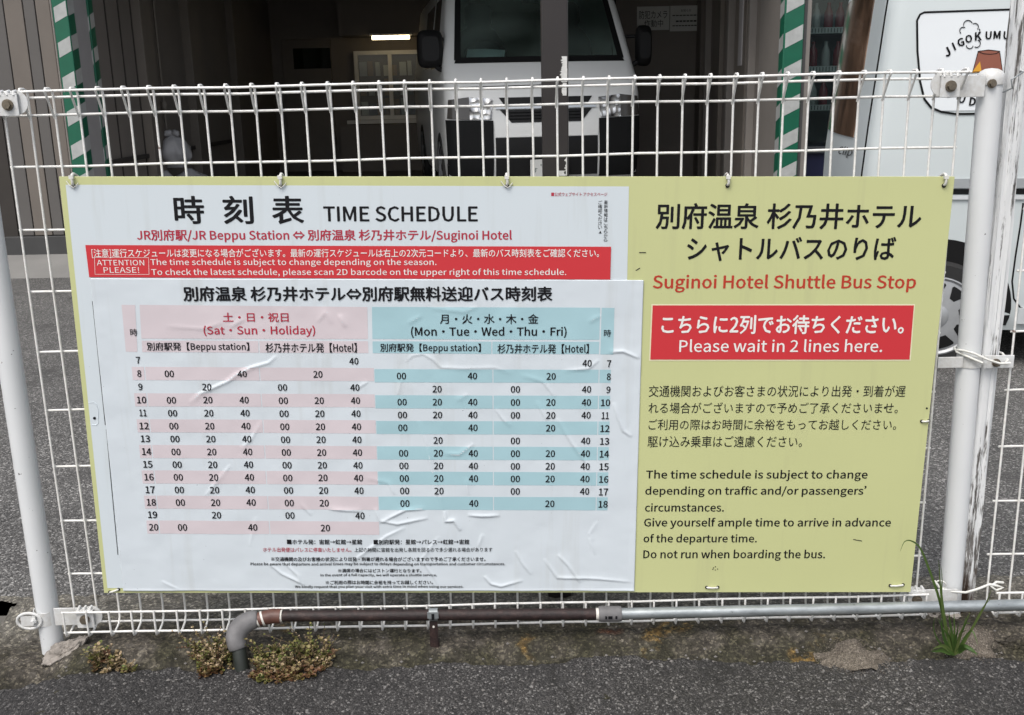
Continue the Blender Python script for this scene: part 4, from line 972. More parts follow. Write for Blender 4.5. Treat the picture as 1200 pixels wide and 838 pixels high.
b = MB(); b.box((-fw, 0, .5), (-fw + .035, .028, 2.0)); b.box((fw - .035, 0, .5), (fw, .028, 2.0)); b.box((-fw + .035, 0, 1.95), (fw - .035, .028, 2.0)); b.box((-fw + .035, 0, .5), (fw - .035, .028, .55)); dr = b.build('door_frame', M['fridge'], fr, bevel=.003)
b = MB(); b.box((-fw + .036, .012, .551), (fw - .036, .016, 1.949)); b.build('door_glass', glassy('fridge_glass', (.82, .88, .86)), dr)
b = MB(); b.tube([(-fw + .05, -.03, 1.0), (-fw + .05, -.03, 1.4)], .010, 10); b.build('door_handle', M['rail'], dr)
bm_ = [plain('bottle_' + n, c, .25) for n, c in (('green', (.03, .12, .06)), ('dark', (.02, .02, .025)), ('amber', (.14, .09, .03)), ('white', (.34, .34, .34)), ('red', (.20, .03, .04)), ('teal', (.05, .13, .14)))]
nm = ['green', 'black', 'amber', 'white', 'red', 'teal']
rr_ = random.Random(11); protos = {}
place = ['top', 'middle', 'lowest']
for i, z in enumerate(SH):
    for k in range(7):
        c = rr_.randrange(6); x_ = -fw + .085 + k * .092
        if c not in protos:
            b = MB(); b.grid([[(r_ * math.cos(a), r_ * math.sin(a), h_) for a in [2 * math.pi * t / 14 for t in range(14)]] for r_, h_ in ((.001, 0), (.032, .0), (.034, .01), (.034, .12), (.030, .14), (.014, .175), (.013, .19), (.015, .191), (.015, .205), (.001, .206))], closed_u=True)
            o = b.build('drink_bottle', bm_[c], None, smooth=40); protos[c] = o
        else: o = protos[c].copy(); COL.objects.link(o)
        o.location = (fr.location[0] + x_, fy0 + .14 + rr_.uniform(0, .05), .17 + z + .001)
        pl_ = ['first', 'second', 'third', 'fourth', 'fifth', 'sixth', 'seventh'][k]
        tag(o, f'{nm[c]} drink bottle, {pl_} from the door hinge on the {place[i]} refrigerator shelf', 'bottle', 'bottles in the drinks refrigerator')

# ================================================================== VANS
M['van_white'] = plain('white_van_paint', (0.66, 0.67, 0.66), 0.28, var=0.04, vs=2)
M['van_grey'] = plain('pale_blue_white_paint', (0.53, 0.575, 0.58), 0.30, var=0.05, vs=2.5)
M['black_trim'] = plain('black_plastic', (0.005, 0.005, 0.0055), 0.55, spec=0.3)
M['charcoal'] = plain('charcoal_bumper', (0.005, 0.0055, 0.006), 0.75, spec=0.2)
M['tyre'] = plain('tyre_rubber', (0.016, 0.016, 0.016), 0.8)
M['lamp_glass'] = NT('headlight_lens').pr(0.08, 0.0, 0.8); _n = M['lamp_glass'].node_tree.nodes['Principled BSDF']; _n.inputs['Base Color'].default_value = (.42, .43, .43, 1)
def lampmat():
    t = NT('headlight_reflector'); v = t.voro(17); t.base(t.ramp(v.outputs['Distance'], [(0.25, (.80, .81, .81)), (.55, (.42, .42, .42)), (.85, (.05, .05, .05))])); t.bump(v.outputs['Distance'], .8, .02); return t.pr(.12, .6)
M['reflector'] = lampmat()
M['indicator'] = plain('smoked_amber_lens', (0.06, 0.056, 0.052), 0.15)
def screen_mat():        # glass; a patchy grey-green diffuse layer paints in its reflection
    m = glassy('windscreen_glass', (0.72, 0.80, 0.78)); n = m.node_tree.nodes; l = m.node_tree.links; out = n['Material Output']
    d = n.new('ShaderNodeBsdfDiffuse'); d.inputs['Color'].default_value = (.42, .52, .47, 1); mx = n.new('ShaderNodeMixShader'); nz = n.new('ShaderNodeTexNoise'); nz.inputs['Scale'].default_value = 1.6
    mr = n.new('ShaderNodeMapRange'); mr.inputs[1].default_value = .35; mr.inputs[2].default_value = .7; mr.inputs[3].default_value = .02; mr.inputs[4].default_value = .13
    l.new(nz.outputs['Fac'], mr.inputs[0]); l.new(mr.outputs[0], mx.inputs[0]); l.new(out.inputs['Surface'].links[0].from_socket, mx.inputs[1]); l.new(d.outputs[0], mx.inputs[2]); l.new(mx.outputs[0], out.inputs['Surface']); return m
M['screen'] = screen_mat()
M['tint'] = plain('dark_tinted_glass', (0.012, 0.013, 0.013), 0.06, var=0.05)
class Body:
    """van shell lofted over height: levels are (z, end depth, half width, corner radius, bow); y = 0 is the end towards the viewer"""
    def __init__(s, levels, length): s.lv = levels; s.len = length
    def at(s, z):
        L_ = s.lv
        for a, c in zip(L_[:-1], L_[1:]):
            if z <= c[0]:
                t = (z - a[0]) / (c[0] - a[0]); t = max(0, min(1, t)); return [a[i] + (c[i] - a[i]) * t for i in range(5)]
        return list(L_[-1])
    def end_y(s, x, z):
        _, yf, w, rc, bow = s.at(z); k = w - rc
        if abs(x) <= k: return yf + bow * (x / k) ** 2
        d = min(abs(x) - k, rc * .999); return yf + bow + rc - math.sqrt(rc * rc - d * d)
    def side_x(s, z): return s.at(z)[2]
    def ring(s, z, inset=0.0):
        _, yf, w, rc, bow = s.at(z); w -= inset; yf += inset; k = w - rc; pts = []
        for i in range(25): q = -1 + 2 * i / 24; pts.append((k * q, yf + bow * q * q))
        for i in range(1, 7): a = math.pi / 2 * i / 6; pts.append((k + rc * math.sin(a), yf + bow + rc - rc * math.cos(a)))
        yb = s.len - inset
        for i in range(1, 11): pts.append((w, yf + bow + rc + (yb - .12 - yf - bow - rc) * i / 10))
        for i in range(1, 5): a = math.pi / 2 * i / 4; pts.append((w - .12 * (1 - math.cos(a)), yb - .12 + .12 * math.sin(a)))
        for i in range(1, 9): pts.append((w - .12 - 2 * (w - .12) * i / 8, yb))
        for i in range(1, 5): a = math.pi / 2 * i / 4; pts.append((-w + .12 - .12 * math.sin(a), yb - .12 * (1 - math.cos(a))))
        for i in range(1, 11): pts.append((-w, yb - .12 - (yb - .12 - yf - bow - rc) * i / 10))
        for i in range(1, 6): a = math.pi / 2 * (1 - i / 6); pts.append((-k - rc * math.sin(a), yf + bow + rc - rc * math.cos(a)))
        return pts
    def shell(s, name, mat, parent, zs, skip=None, inset=0.0):
        b = MB(); rows = [[(x, y, z) for x, y in s.ring(z, inset)] for z in zs]; n = len(rows[0]); vs = [p for r_ in rows for p in r_]; fs = []
        for i in range(len(rows) - 1):
            for j in range(n):
                if skip and skip(j, zs[i], zs[i + 1]): continue
                fs.append((i * n + j, i * n + (j + 1) % n, (i + 1) * n + (j + 1) % n, (i + 1) * n + j))
        b.add(vs, fs); b.add(rows[-1], [tuple(range(n))]); b.add(rows[0], [tuple(reversed(range(n)))])
        return b.build(name, mat, parent, smooth=42)
    def end_patch(s, quads, off, thick, name, mat, parent, n=10, m=6, smooth=40):
        b = MB()
        for q in quads:
            out, inn = [], []
            for j in range(m + 1):
                ro, ri = [], []
                for i in range(n + 1):
                    x, z = bil(q, i / n, j / m); y = s.end_y(x, z); ro.append((x, y - off, z)); ri.append((x, y - off + thick, z))
                out.append(ro); inn.append(ri)
            b.grid(out); b.grid(inn)
            rim_o = out[0] + [r_[-1] for r_ in out[1:]] + out[-1][-2::-1] + [r_[0] for r_ in out[-2:0:-1]]
            rim_i = inn[0] + [r_[-1] for r_ in inn[1:]] + inn[-1][-2::-1] + [r_[0] for r_ in inn[-2:0:-1]]
            b.grid([rim_o, rim_i], closed_u=True)
        return b.build(name, mat, parent, smooth=smooth)
    def side_patch(s, poly, sx, off, thick, name, mat, parent):
        b = MB(); n = len(poly)
        o_ = [(sx * (s.side_x(z) + off), y, z) for y, z in poly]; i_ = [(sx * (s.side_x(z) + off - thick), y, z) for y, z in poly]
        b.add(o_ + i_, [tuple(range(n))] + [(i, (i + 1) % n, n + (i + 1) % n, n + i) for i in range(n)])
        return b.build(name, mat, parent, smooth=30)
def sym(q): return [[(-q[1][0], q[1][1]), (-q[0][0], q[0][1]), (-q[3][0], q[3][1]), (-q[2][0], q[2][1])]]
def wheel(parent, x, y, z, r, wdt, spokes=9, rim=0.72):
    b = MB(); pr = [(r * .72, -wdt / 2), (r * .93, -wdt / 2), (r * .985, -wdt * .42), (r, -wdt * .3), (r, wdt * .3), (r * .985, wdt * .42), (r * .93, wdt / 2), (r * .72, wdt / 2)]
    N_ = 40
    b.grid([[(x + h, y + q * math.cos(a), z + q * math.sin(a)) for a in [2 * math.pi * t / N_ for t in range(N_)]] for q, h in pr], closed_u=True)
    ty = b.build('wheel', M['tyre'], parent, smooth=40)
    sx = 1 if x > 0 else -1; xo = x + sx * wdt * .44
    b = MB(); R = r * rim
    b.grid([[(xo + h * sx, y + q * math.cos(a), z + q * math.sin(a)) for a in [2 * math.pi * t / N_ for t in range(N_)]] for q, h in ((R * 1.03, -.03), (R * 1.03, .004), (R * .94, .010), (R * .88, .0))], closed_u=True)
    b.grid([[(xo + h * sx, y + q * math.cos(a), z + q * math.sin(a)) for a in [2 * math.pi * t / N_ for t in range(N_)]] for q, h in ((R * .885, .001), (R * .84, .004), (R * .5, .010), (R * .29, .011))], closed_u=True)
    hb = MB()
    for k in range(spokes):
        a0 = 2 * math.pi * k / spokes + .2; rows = []
        for q, h, sp in ((R * .82, .0062, .22), (R * .78, .0068, .25), (R * .66, .0088, .20), (R * .52, .0110, .12)):
            rows.append([(xo + h * sx, y + q * math.cos(a0 + u), z + q * math.sin(a0 + u)) for u in np.linspace(-sp, sp, 6)])
        hb.grid(rows)
    b.grid([[(xo + h * sx, y + q * math.cos(a), z + q * math.sin(a)) for a in [2 * math.pi * t / 20 for t in range(20)]] for q, h in ((R * .3, .010), (R * .24, .018), (.002, .02))], closed_u=True)
    hc = b.build('hubcap', plain('silver_hubcap', (.34, .35, .36), .42, .3, var=.25, vs=12), ty, smooth=40); hb.build('hubcap_marking', M['black_trim'], ty)
    b = MB(); b.grid([[(xo - .02 * sx, y + q * math.cos(a), z + q * math.sin(a)) for a in [2 * math.pi * t / 24 for t in range(24)]] for q in (R * 1.0, .002)], closed_u=True)
    b.build('wheel_well_disc', M['black_trim'], ty)

# ---- white van inside the garage
YAW = rad(8.0)
v1 = thing('parked_van', 'white van with dark bumper corners parked inside the dark garage', 'van', (0.330, 6.50, .2), (0, 0, YAW))
v1.scale = (.97, 1, 1)
B1 = Body([(.22, .10, .80, .12, .05), (.30, .03, .83, .14, .05), (.50, .0, .845, .15, .05), (.70, .01, .85, .15, .05), (.95, .05, .85, .15, .05), (1.10, .13, .845, .14, .06), (1.20, .215, .835, .12, .07), (1.235, .245, .83, .105, .07), (1.56, .48, .79, .095, .07), (1.90, .73, .74, .085, .06), (1.96, .84, .71, .10, .05), (1.99, 1.05, .60, .10, .03)], 4.69)
ZS = [.22, .26, .30, .40, .50, .60, .70, .82, .95, 1.02, 1.10, 1.15, 1.20, 1.235, 1.34, 1.45, 1.56, 1.68, 1.79, 1.90, 1.93, 1.96, 1.99]
B1.shell('body', M['van_white'], v1, ZS, skip=lambda j, a, c: j < 24 and a >= 1.234 and c <= 1.901)
ins = B1.shell('interior_lining', plain('grey_headlining', (.70, .76, .72), .8), v1, [.9, 1.1, 1.2, 1.236, 1.4, 1.6, 1.89, 1.93], skip=lambda j, a, c: j < 24 and a >= 1.19, inset=.035)
kx = lambda z: B1.at(z)[2] - B1.at(z)[3]
wq = lambda z0, z1, e=0: [(-kx(z0) - e, z0), (kx(z0) + e, z0), (kx(z1) + e, z1), (-kx(z1) - e, z1)]
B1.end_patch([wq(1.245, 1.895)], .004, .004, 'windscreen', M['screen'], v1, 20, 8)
k0, k1 = kx(1.225), kx(1.90); fw_ = .035
B1.end_patch([[(-k0 - .02, 1.215), (k0 + .02, 1.215), (k0, 1.262), (-k0, 1.262)], [(-k1, 1.87), (k1, 1.87), (k1, 1.91), (-k1, 1.91)],
              [(-k0 - .02, 1.24), (-k0 + fw_, 1.24), (-k1 + fw_, 1.88), (-k1 - .012, 1.88)], [(k0 - fw_, 1.24), (k0 + .02, 1.24), (k1 + .012, 1.88), (k1 - fw_, 1.88)]], .006, .010, 'windscreen_seal', M['black_trim'], v1, 16, 8)
wf_ = MB(); wf_.box((-.68, .36, 1.0), (.68, .80, 1.23)); wf_.box((.10, .40, 1.231), (.62, .62, 1.27)); wf_.build('dashboard', M['black_trim'], v1, bevel=.03, seg=3)
def seat(x):
    b = MB(); rows = []
    for z, w, y in ((1.0, .24, 1.12), (1.2, .25, 1.15), (1.42, .23, 1.19), (1.52, .16, 1.21), (1.55, .11, 1.215), (1.58, .13, 1.215), (1.72, .125, 1.225), (1.76, .08, 1.23)):
        rows.append([(x + w * math.copysign(abs(math.cos(a)) ** .6, math.cos(a)), y + .06 * math.sin(a), z) for a in [2 * math.pi * t / 20 for t in range(20)]])
    b.grid(rows, closed_u=True); b.add(rows[-1], [tuple(range(20))]); b.build('seat', M['black_trim'], v1, smooth=60)
seat(-.42); seat(.42)
b = MB(); ccx, cy, cz = -.40, .93, 1.28; b.tube([(ccx + .19 * math.cos(a), cy - .11 * math.sin(a) * .6, cz + .15 * math.sin(a)) for a in [2 * math.pi * t / 28 for t in range(28)]], .016, 8, closed=True)
b.tube([(ccx - .18, cy, cz), (ccx, cy + .03, cz - .02), (ccx + .18, cy, cz)], .018, 8); b.tube([(ccx, cy + .03, cz - .02), (ccx, cy + .02, cz - .2)], .03, 8); b.build('steering_wheel', M['black_trim'], v1, smooth=60)
b = MB(); b.tube([(.05, .80, 1.80), (.05, .80, 1.86)], .012, 8); b.box((-.08, .78, 1.72), (.14, .80, 1.80)); b.build('rear_mirror', M['black_trim'], v1, bevel=.006)
# headlights, grille, bumper
for sx in (-1, 1):
    q = [(-.82, .925), (-.645, .945), (-.645, .765), (-.835, .775)]; q2 = [(-.65, .945), (-.455, .925), (-.47, .765), (-.65, .765)]
    if sx == 1: q = sym(q)[0]; q2 = sym(q2)[0]
    hl = B1.end_patch([q2], .014, .03, 'headlight', M['reflector'], v1, 8, 6)
    B1.end_patch([q], .013, .03, 'indicator_lens', M['indicator'], hl, 8, 6)
    bq = [[(-.846, .765), (-.455, .755), (-.46, .28), (-.835, .28)]]
    if sx == 1: bq = sym(bq[0])
    B1.end_patch(bq, .012, .05, 'bumper_corner', M['charcoal'], v1, 22, 8)
B1.end_patch([[(-.40, .935), (.40, .935), (.36, .88), (-.36, .88)]], .006, .02, 'upper_grille', M['black_trim'], v1, 14, 3)
B1.end_patch([[(-.43, .865), (.43, .865), (.43, .845), (-.43, .845)]], .016, .03, 'grille_bar', plain('satin_chrome', (.52, .54, .56), .25, .5), v1, 14, 2)
B1.end_patch([[(-.395, .838), (.395, .838), (.30, .735), (-.30, .735)]], .008, .02, 'lower_grille', M['black_trim'], v1, 14, 4)
b = MB()
for z in (.765, .79, .815):
    b.tube([(x_, B1.end_y(x_, z) - .012, z) for x_ in np.linspace(-.32, .32, 13)], .005, 6)
b.build('grille_slat', M['charcoal'], v1, smooth=50)
B1.end_patch([[(-.45, .73), (.45, .73), (.44, .62), (-.44, .62)]], .012, .03, 'bumper_centre', M['van_white'], v1, 14, 3)
B1.end_patch([[(-.44, .615), (.44, .615), (.44, .30), (-.44, .30)]], .010, .03, 'lower_intake', M['black_trim'], v1, 14, 4)
b = MB(); b.tube([(x_, B1.end_y(x_, 1.03) - .003, 1.03 - .012 * abs(x_)) for x_ in np.linspace(-.72, .72, 25)], .004, 6); b.build('bonnet_seam', M['charcoal'], v1)
# plate
pq = P(619.5, 186, 6.6); pxl = pq[0] - .330; plz = pq[2] - .2
pt = MB(); pt.box((pxl, -.035, plz - .165), (pxl + .33, -.02, plz)); pt_o = pt.build('number_plate', plain('plate_white', (.50, .51, .49), .4), v1, bevel=.003)
V = []; F = []
for s_, xa_, za_, w, h in (('す', .025, -.105, .035, .04), ('6', .10, -.135, .045, .085), ('4', .155, -.135, .045, .085), ('・', .085, -.05, .012, .012), ('大分', .11, -.045, .06, .033)):
    v, f = glyphs(s_); v = v[:, :2]; lo = v.min(0); hi = v.max(0); kk = (v - lo) / (hi - lo); o_ = len(V)
    V += [(pxl + xa_ + w * a, -.0365, plz + za_ + h * c) for a, c in kk]; F += [tuple(i + o_ for i in t) for t in f]
me = bpy.data.meshes.new('plate_lettering'); me.from_pydata(V, [], F); me.materials.append(plain('plate_green', (.02, .05, .04), .4)); o = bpy.data.objects.new('plate_lettering', me); COL.objects.link(o); o.parent = pt_o
# side glass and mirrors
for sx in (-1, 1):
    B1.side_patch([(.95, 1.20), (1.75, 1.20), (1.75, 1.80), (1.12, 1.80)], sx, .004, .01, 'side_window', M['tint'], v1)
    B1.side_patch([(1.95, 1.22), (3.0, 1.22), (3.0, 1.80), (1.95, 1.80)], sx, .004, .01, 'side_window', M['tint'], v1)
    for yd in (.88, 1.85):
        B1.side_patch([(yd, .42), (yd + .012, .42), (yd + .012, 1.85), (yd, 1.85)], sx, .003, .004, 'door_seam', M['black_trim'], v1)
    rows = []; mx = sx * (.93 if sx < 0 else .965); mh = .155 if sx < 0 else .17; mw = .115 if sx < 0 else .075
    for t in range(9):
        yy_ = .42 + .14 * t / 8; f = math.sin(math.pi * (.12 + .80 * t / 8)) ** .45
        rows.append([(mx + mw * f * math.copysign(abs(math.cos(a)) ** .5, math.cos(a)), yy_, 1.34 + mh * f * math.copysign(abs(math.sin(a)) ** .5, math.sin(a))) for a in [2 * math.pi * q / 24 for q in range(24)]])
    b = MB(); b.grid(rows, closed_u=True); b.add(rows[0], [tuple(range(24))]); b.add(rows[-1], [tuple(range(24))])
    mo = b.build('side_mirror', M['black_trim'], v1, smooth=60)
    for ap, ar in (([(sx * .80, .50, 1.16), (sx * .86, .48, 1.18), (mx, .48, 1.24)], .022), ([(sx * .79, .56, 1.42), (mx, .50, 1.42)], .015)):
        b = MB(); b.tube(ap, ar, 8); b.build('mirror_arm', M['black_trim'], mo, smooth=60)
    for yw in (.82, 3.4): wheel(v1, sx * .76, yw, .33, .33, .19)
# paper lying on the dashboard: separate thing
pd = thing('paper_sheet', 'pale blue paper lying on the van dashboard', 'paper', (0, 0, 0)); _mw = Matrix.Translation(v1.location) @ Matrix.Rotation(YAW, 4, 'Z')
pd.matrix_world = _mw @ Matrix.Translation((-.43, .57, 1.29)) @ Matrix.Rotation(rad(22), 4, 'X') @ Matrix.Rotation(rad(-8), 4, 'Z')
b = MB(); b.grid([[(-.16, -.12, .0), (0, -.12, .012), (.16, -.12, .0)], [(-.15, .12, .0), (0, .12, .008), (.17, .12, .004)]]); b.build('paper', plain('pale_blue_paper', (.78, .86, .88), .7), pd, smooth=60)

# ---- pale van on the right
PS = rad(10.5)
Ld = np.array([math.cos(PS), -math.sin(PS), 0]); Wd = np.array([-math.sin(PS), -math.cos(PS), 0])     # along, towards the viewer
cb = P(1010, 200, 2.2); HWV = .735
vo = np.array([cb[0], 2.2, 0]) - HWV * Wd - .03 * Ld
GZ = -0.01
v2 = thing('delivery_van', 'pale blue-white small van with hand-drawn pudding lettering parked behind the steel post', 'van', (vo[0], vo[1], GZ), (0, 0, math.atan2(Ld[1], Ld[0]) - math.pi / 2))
B2 = Body([(.17, .03, .70, .05, .02), (.24, .0, .725, .06, .03), (.60, .0, .735, .08, .03), (.86, .005, .735, .08, .03), (1.02, .02, .73, .08, .03), (1.30, .045, .712, .08, .03), (1.56, .07, .69, .08, .03), (1.78, .10, .655, .09, .03), (1.86, .16, .60, .10, .03), (1.89, .28, .50, .10, .02)], 3.38)
def loc2(p): d = np.array(p) - np.array([vo[0], vo[1], GZ]); return d @ Wd, d @ Ld, d[2]
def side2(px, py):
    z = 1.0
    for _ in range(5):
        pt_ = vo + B2.side_x(z) * Wd; p = RP(px, py, pt_, Wd); l = loc2(p); z = l[2]
    return (l[1], l[2])
wc = side2(1095, 369); WR = wc[1] + .0; WR = .235
wcz = WR
def arch_skip(j, a, c): return False
B2.shell('body', M['van_grey'], v2, [.17, .20, .24, .34, .45, .60, .73, .86, .94, 1.02, 1.15, 1.30, 1.43, 1.56, 1.68, 1.78, 1.82, 1.86, 1.89])
# wheel arch liners and wheels
arc = [(wc[0] + .30 * math.cos(a), wcz + .03 + .295 * math.sin(a)) for a in np.linspace(-.25, math.pi + .25, 30)]
B2.side_patch(arc, 1, .003, .004, 'wheel_arch', M['black_trim'], v2)
B2.side_patch([(wc[0] + 1.95 + (p[0] - wc[0]), p[1]) for p in arc], 1, .003, .004, 'wheel_arch', M['black_trim'], v2)
for sx in (1, -1):
    for yw in (wc[0], wc[0] + 1.95): wheel(v2, sx * (.735 - .055), yw, wcz, WR, .15, 9, .74)
# side features
rail = [side2(1085, 224), side2(1300, 234)]
zr = rail[0][1]
B2.side_patch([(.12, zr - .014), (2.3, zr - .014), (2.3, zr + .008), (.12, zr + .008)], 1, .003, .006, 'door_rail', M['charcoal'], v2)
B2.side_patch([(.10, zr - .034), (2.32, zr - .034), (2.32, zr - .017), (.10, zr - .017)], 1, .010, .012, 'rail_trim', plain('pale_trim', (.55, .57, .58), .3), v2)
B2.side_patch([(.10, zr + .012), (2.32, zr + .012), (2.32, zr + .050), (.10, zr + .050)], 1, .008, .010, 'rail_cover', plain('grey_rail_cover', (.30, .32, .33), .4), v2)
win = [side2(*p) for p in ((1083, 14.5), (1078, 17), (1074.5, 24), (1075, 60), (1078, 95), (1083, 116), (1091, 126), (1103, 131), (1120, 133.5))]
zt_, zb_ = win[0][1], win[-1][1]; ye = 2.15
poly = [(ye, zt_)] + win + [(ye, zb_ - .004)]
def fine(poly_, n=6):
    out = []
    for i in range(len(poly_)):
        a, c = np.array(poly_[i]), np.array(poly_[(i + 1) % len(poly_)])
        for t in range(n): out.append(tuple(a + (c - a) * t / n))
    return out
def ribbon(pts, w, off, name, mat, parent, closed=False):
    b = MB(); b.tube([(B2.side_x(z) + off, y, z) for y, z in pts], w, 6, closed=closed); return b.build(name, mat, parent, smooth=60)
M['vinyl'] = plain('white_window_vinyl', (.68, .71, .73), .35, var=.03)
def scan_fill(poly_, off, name, mat, parent):        # fill a convex-ish side outline row by row so that it follows the curved side
    b = MB(); zs_ = np.linspace(min(p[1] for p in poly_) + 1e-4, max(p[1] for p in poly_) - 1e-4, 24); rows = []
    for z in zs_:
        ys_ = []
        for i in range(len(poly_)):
            (ya, za), (yb, zb) = poly_[i], poly_[(i + 1) % len(poly_)]
            if (za > z) != (zb > z): ys_.append(ya + (yb - ya) * (z - za) / (zb - za))
        if len(ys_) >= 2: rows.append([(B2.side_x(z) + off, min(ys_) + (max(ys_) - min(ys_)) * k / 8, z) for k in range(9)])
    b.grid(rows); return b.build(name, mat, parent, smooth=60)
wn_ = scan_fill(poly, .003, 'side_window', M['vinyl'], v2)
ribbon(fine(poly, 4), .0042, .003, 'window_seal', M['charcoal'], wn_, True)
sm = [side2(*p) for p in ((1041, -4), (1037, 20), (1031, 60), (1024, 105), (1017, 150), (1010, 202), (1006, 240), (1003, 300))]
ribbon(fine(sm[:-1] + [sm[-1]], 1), .0035, .001, 'body_seam', M['charcoal'], v2)
dl = [side2(*p) for p in ((1199, 238), (1196, 262), (1190, 300), (1186, 330), (1188, 350), (1196, 361), (1215, 364))]
ribbon(dl, .0035, .001, 'door_seam', M['charcoal'], v2)
ribbon([side2(1020, 300), side2(1040, 303)], .003, .001, 'panel_seam', M['charcoal'], v2)
sl = side2(1190, 366)[1]
B2.side_patch([(wc[0] + .33, sl - .05), (wc[0] + 1.6, sl - .05), (wc[0] + 1.6, sl + .02), (wc[0] + .33, sl + .02)], 1, .012, .02, 'sill', plain('sill_white', (.62, .65, .66), .35), v2)
# painted lettering on the side window
def side_text(items, name, mat, parent, off=.0062):
    V = []; F = []
    for s_, cx, cy, h, rot in items:
        v, f = glyphs(s_, .02); v = v[:, :2]; lo = v.min(0); hi = v.max(0); v = (v - (lo + hi) / 2) / (hi[1] - lo[1]) * h
        c, s__ = math.cos(rad(rot)), math.sin(rad(rot)); o_ = len(V)
        yc, zc = side2(cx, cy); sc = .0036
        for x_, z_ in v:
            y_, zz = yc + (x_ * c - z_ * s__) * sc, zc + (x_ * s__ + z_ * c) * sc; V.append((B2.side_x(zz) + off, y_, zz))
        F += [tuple(i + o_ for i in t) for t in f]
    me = bpy.data.meshes.new(name); me.from_pydata(V, [], F); me.materials.append(mat); o = bpy.data.objects.new(name, me); COL.objects.link(o); o.parent = parent
side_text([('J', 1109.5, 61, 10, 28), ('I', 1117.5, 54.5, 9, 25), ('G', 1125.5, 49.5, 9, 18), ('O', 1134.8, 45.5, 8.5, 8), ('K', 1146, 42.5, 9, 4), ('U', 1158, 41.5, 8.5, 0), ('M', 1168, 41, 8.5, 0), ('U', 1179, 41.5, 8.5, -3), ('S', 1190, 43, 9, -8), ('H', 1201, 46, 9, -14), ('I', 1210, 50, 9, -20)], 'window_lettering', M['ink'], wn_)
side_text([('P', 1115, 110, 9, -22), ('U', 1127, 116, 9, -12), ('D', 1139.5, 119, 9, -6), ('D', 1152, 120.5, 9, 0), ('I', 1162, 120.5, 9, 3), ('N', 1173, 119, 9, 7), ('G', 1186, 116, 9, 12)], 'window_lettering', M['ink'], wn_)
cloud = []
for cx, cy, r_, a0, a1 in ((1128.5, 36, 4.2, 60, 230), (1134, 29, 5.2, 20, 190), (1142, 31.5, 4.2, -40, 120), (1145.5, 36, 2.5, -80, 60)):
    ribbon([side2(cx + r_ * math.cos(rad(a)), cy - r_ * math.sin(rad(a))) for a in np.linspace(a1, a0, 10)], .0016, .0055, 'steam_outline', M['ink'], wn_)
for cx, cy, r_, a0, a1 in ((1136, 53, 4, 180, 350), (1144, 51, 4.5, -120, 70)):
    ribbon([side2(cx + r_ * math.cos(rad(a)), cy - r_ * math.sin(rad(a))) for a in np.linspace(a1, a0, 10)], .0016, .0055, 'steam_outline', M['ink'], wn_)
pud = [side2(*p) for p in ((1146, 60), (1158, 58.5), (1171, 60), (1174.5, 84), (1139.5, 84))]
scan_fill(pud, .005, 'pudding_emblem', plain('caramel_print', (.23, .072, .042), .5), wn_)
ribbon(pud, .0016, .0055, 'emblem_outline', M['ink'], wn_, True)
ribbon([side2(*p) for p in ((1146, 60.5), (1152, 63), (1160, 63.6), (1167, 62.8), (1171, 60.5))], .0014, .0056, 'emblem_outline', M['ink'], wn_)
scan_fill([side2(*p) for p in ((1148, 72), (1150, 85), (1138, 85.5))], .0066, 'spoon_emblem', plain('yellow_print', (.62, .30, .02), .5), wn_)
cl = [side2(*p) for p in ((1130, 89), (1136, 85), (1150, 84.5), (1165, 84.5), (1178, 85.5), (1183, 89), (1181, 98), (1160, 103), (1138, 100), (1129, 94))]
ribbon(fine(cl, 2), .0016, .0055, 'plate_outline', M['ink'], wn_, True)
side_text([('*', 1197, 113, 7, 0)], 'red_mark', M['ink_red'], wn_)
# rear end: window, lamp, script
def rear_reflection():  # brown tinted glass, reflected scenery painted into its mottled colour
    t = NT('brown_reflection_glass'); n = t.noise(5, 4, .6, t.map((1.2, 1, .8))); t.base(t.ramp(n, [(.3, (.03, .020, .014)), (.55, (.14, .085, .055)), (.75, (.24, .16, .11))])); return t.pr(.10, 0, .6)
M['rear_reflection'] = rear_reflection()
B2.end_patch([[(-.545, 1.585), (.43, 1.585), (.45, .965), (-.585, .965)]], .005, .010, 'rear_window', M['rear_reflection'], v2, 16, 8)
B2.end_patch([[(-.2, 1.70), (.5, 1.70), (.5, 1.655), (-.2, 1.655)]], .010, .02, 'stop_lamp', plain('red_lens', (.36, .02, .03), .2), v2, 10, 3)
B2.end_patch([[(.60, .80), (.705, .80), (.71, .45), (.62, .45)]], .012, .02, 'tail_lamp', plain('red_tail_lens', (.30, .02, .03), .2), v2, 6, 4)
B2.end_patch([[(-.72, .42), (.72, .42), (.70, .20), (-.70, .20)]], .03, .05, 'rear_bumper', M['van_grey'], v2, 14, 4)
v, f = glyphs('Clip'); v = v[:, :2]; lo = v.min(0); hi = v.max(0); kk = (v - lo) / (hi - lo)
me = bpy.data.meshes.new('script_lettering'); me.from_pydata([(x_, B2.end_y(x_, z_) - .004, z_) for x_, z_ in [(.12 + .34 * a + .05 * c, .865 + .05 * c + .01 * a) for a, c in kk]], [], f); me.materials.append(M['ink'])
o = bpy.data.objects.new('script_lettering', me); COL.objects.link(o); o.parent = v2

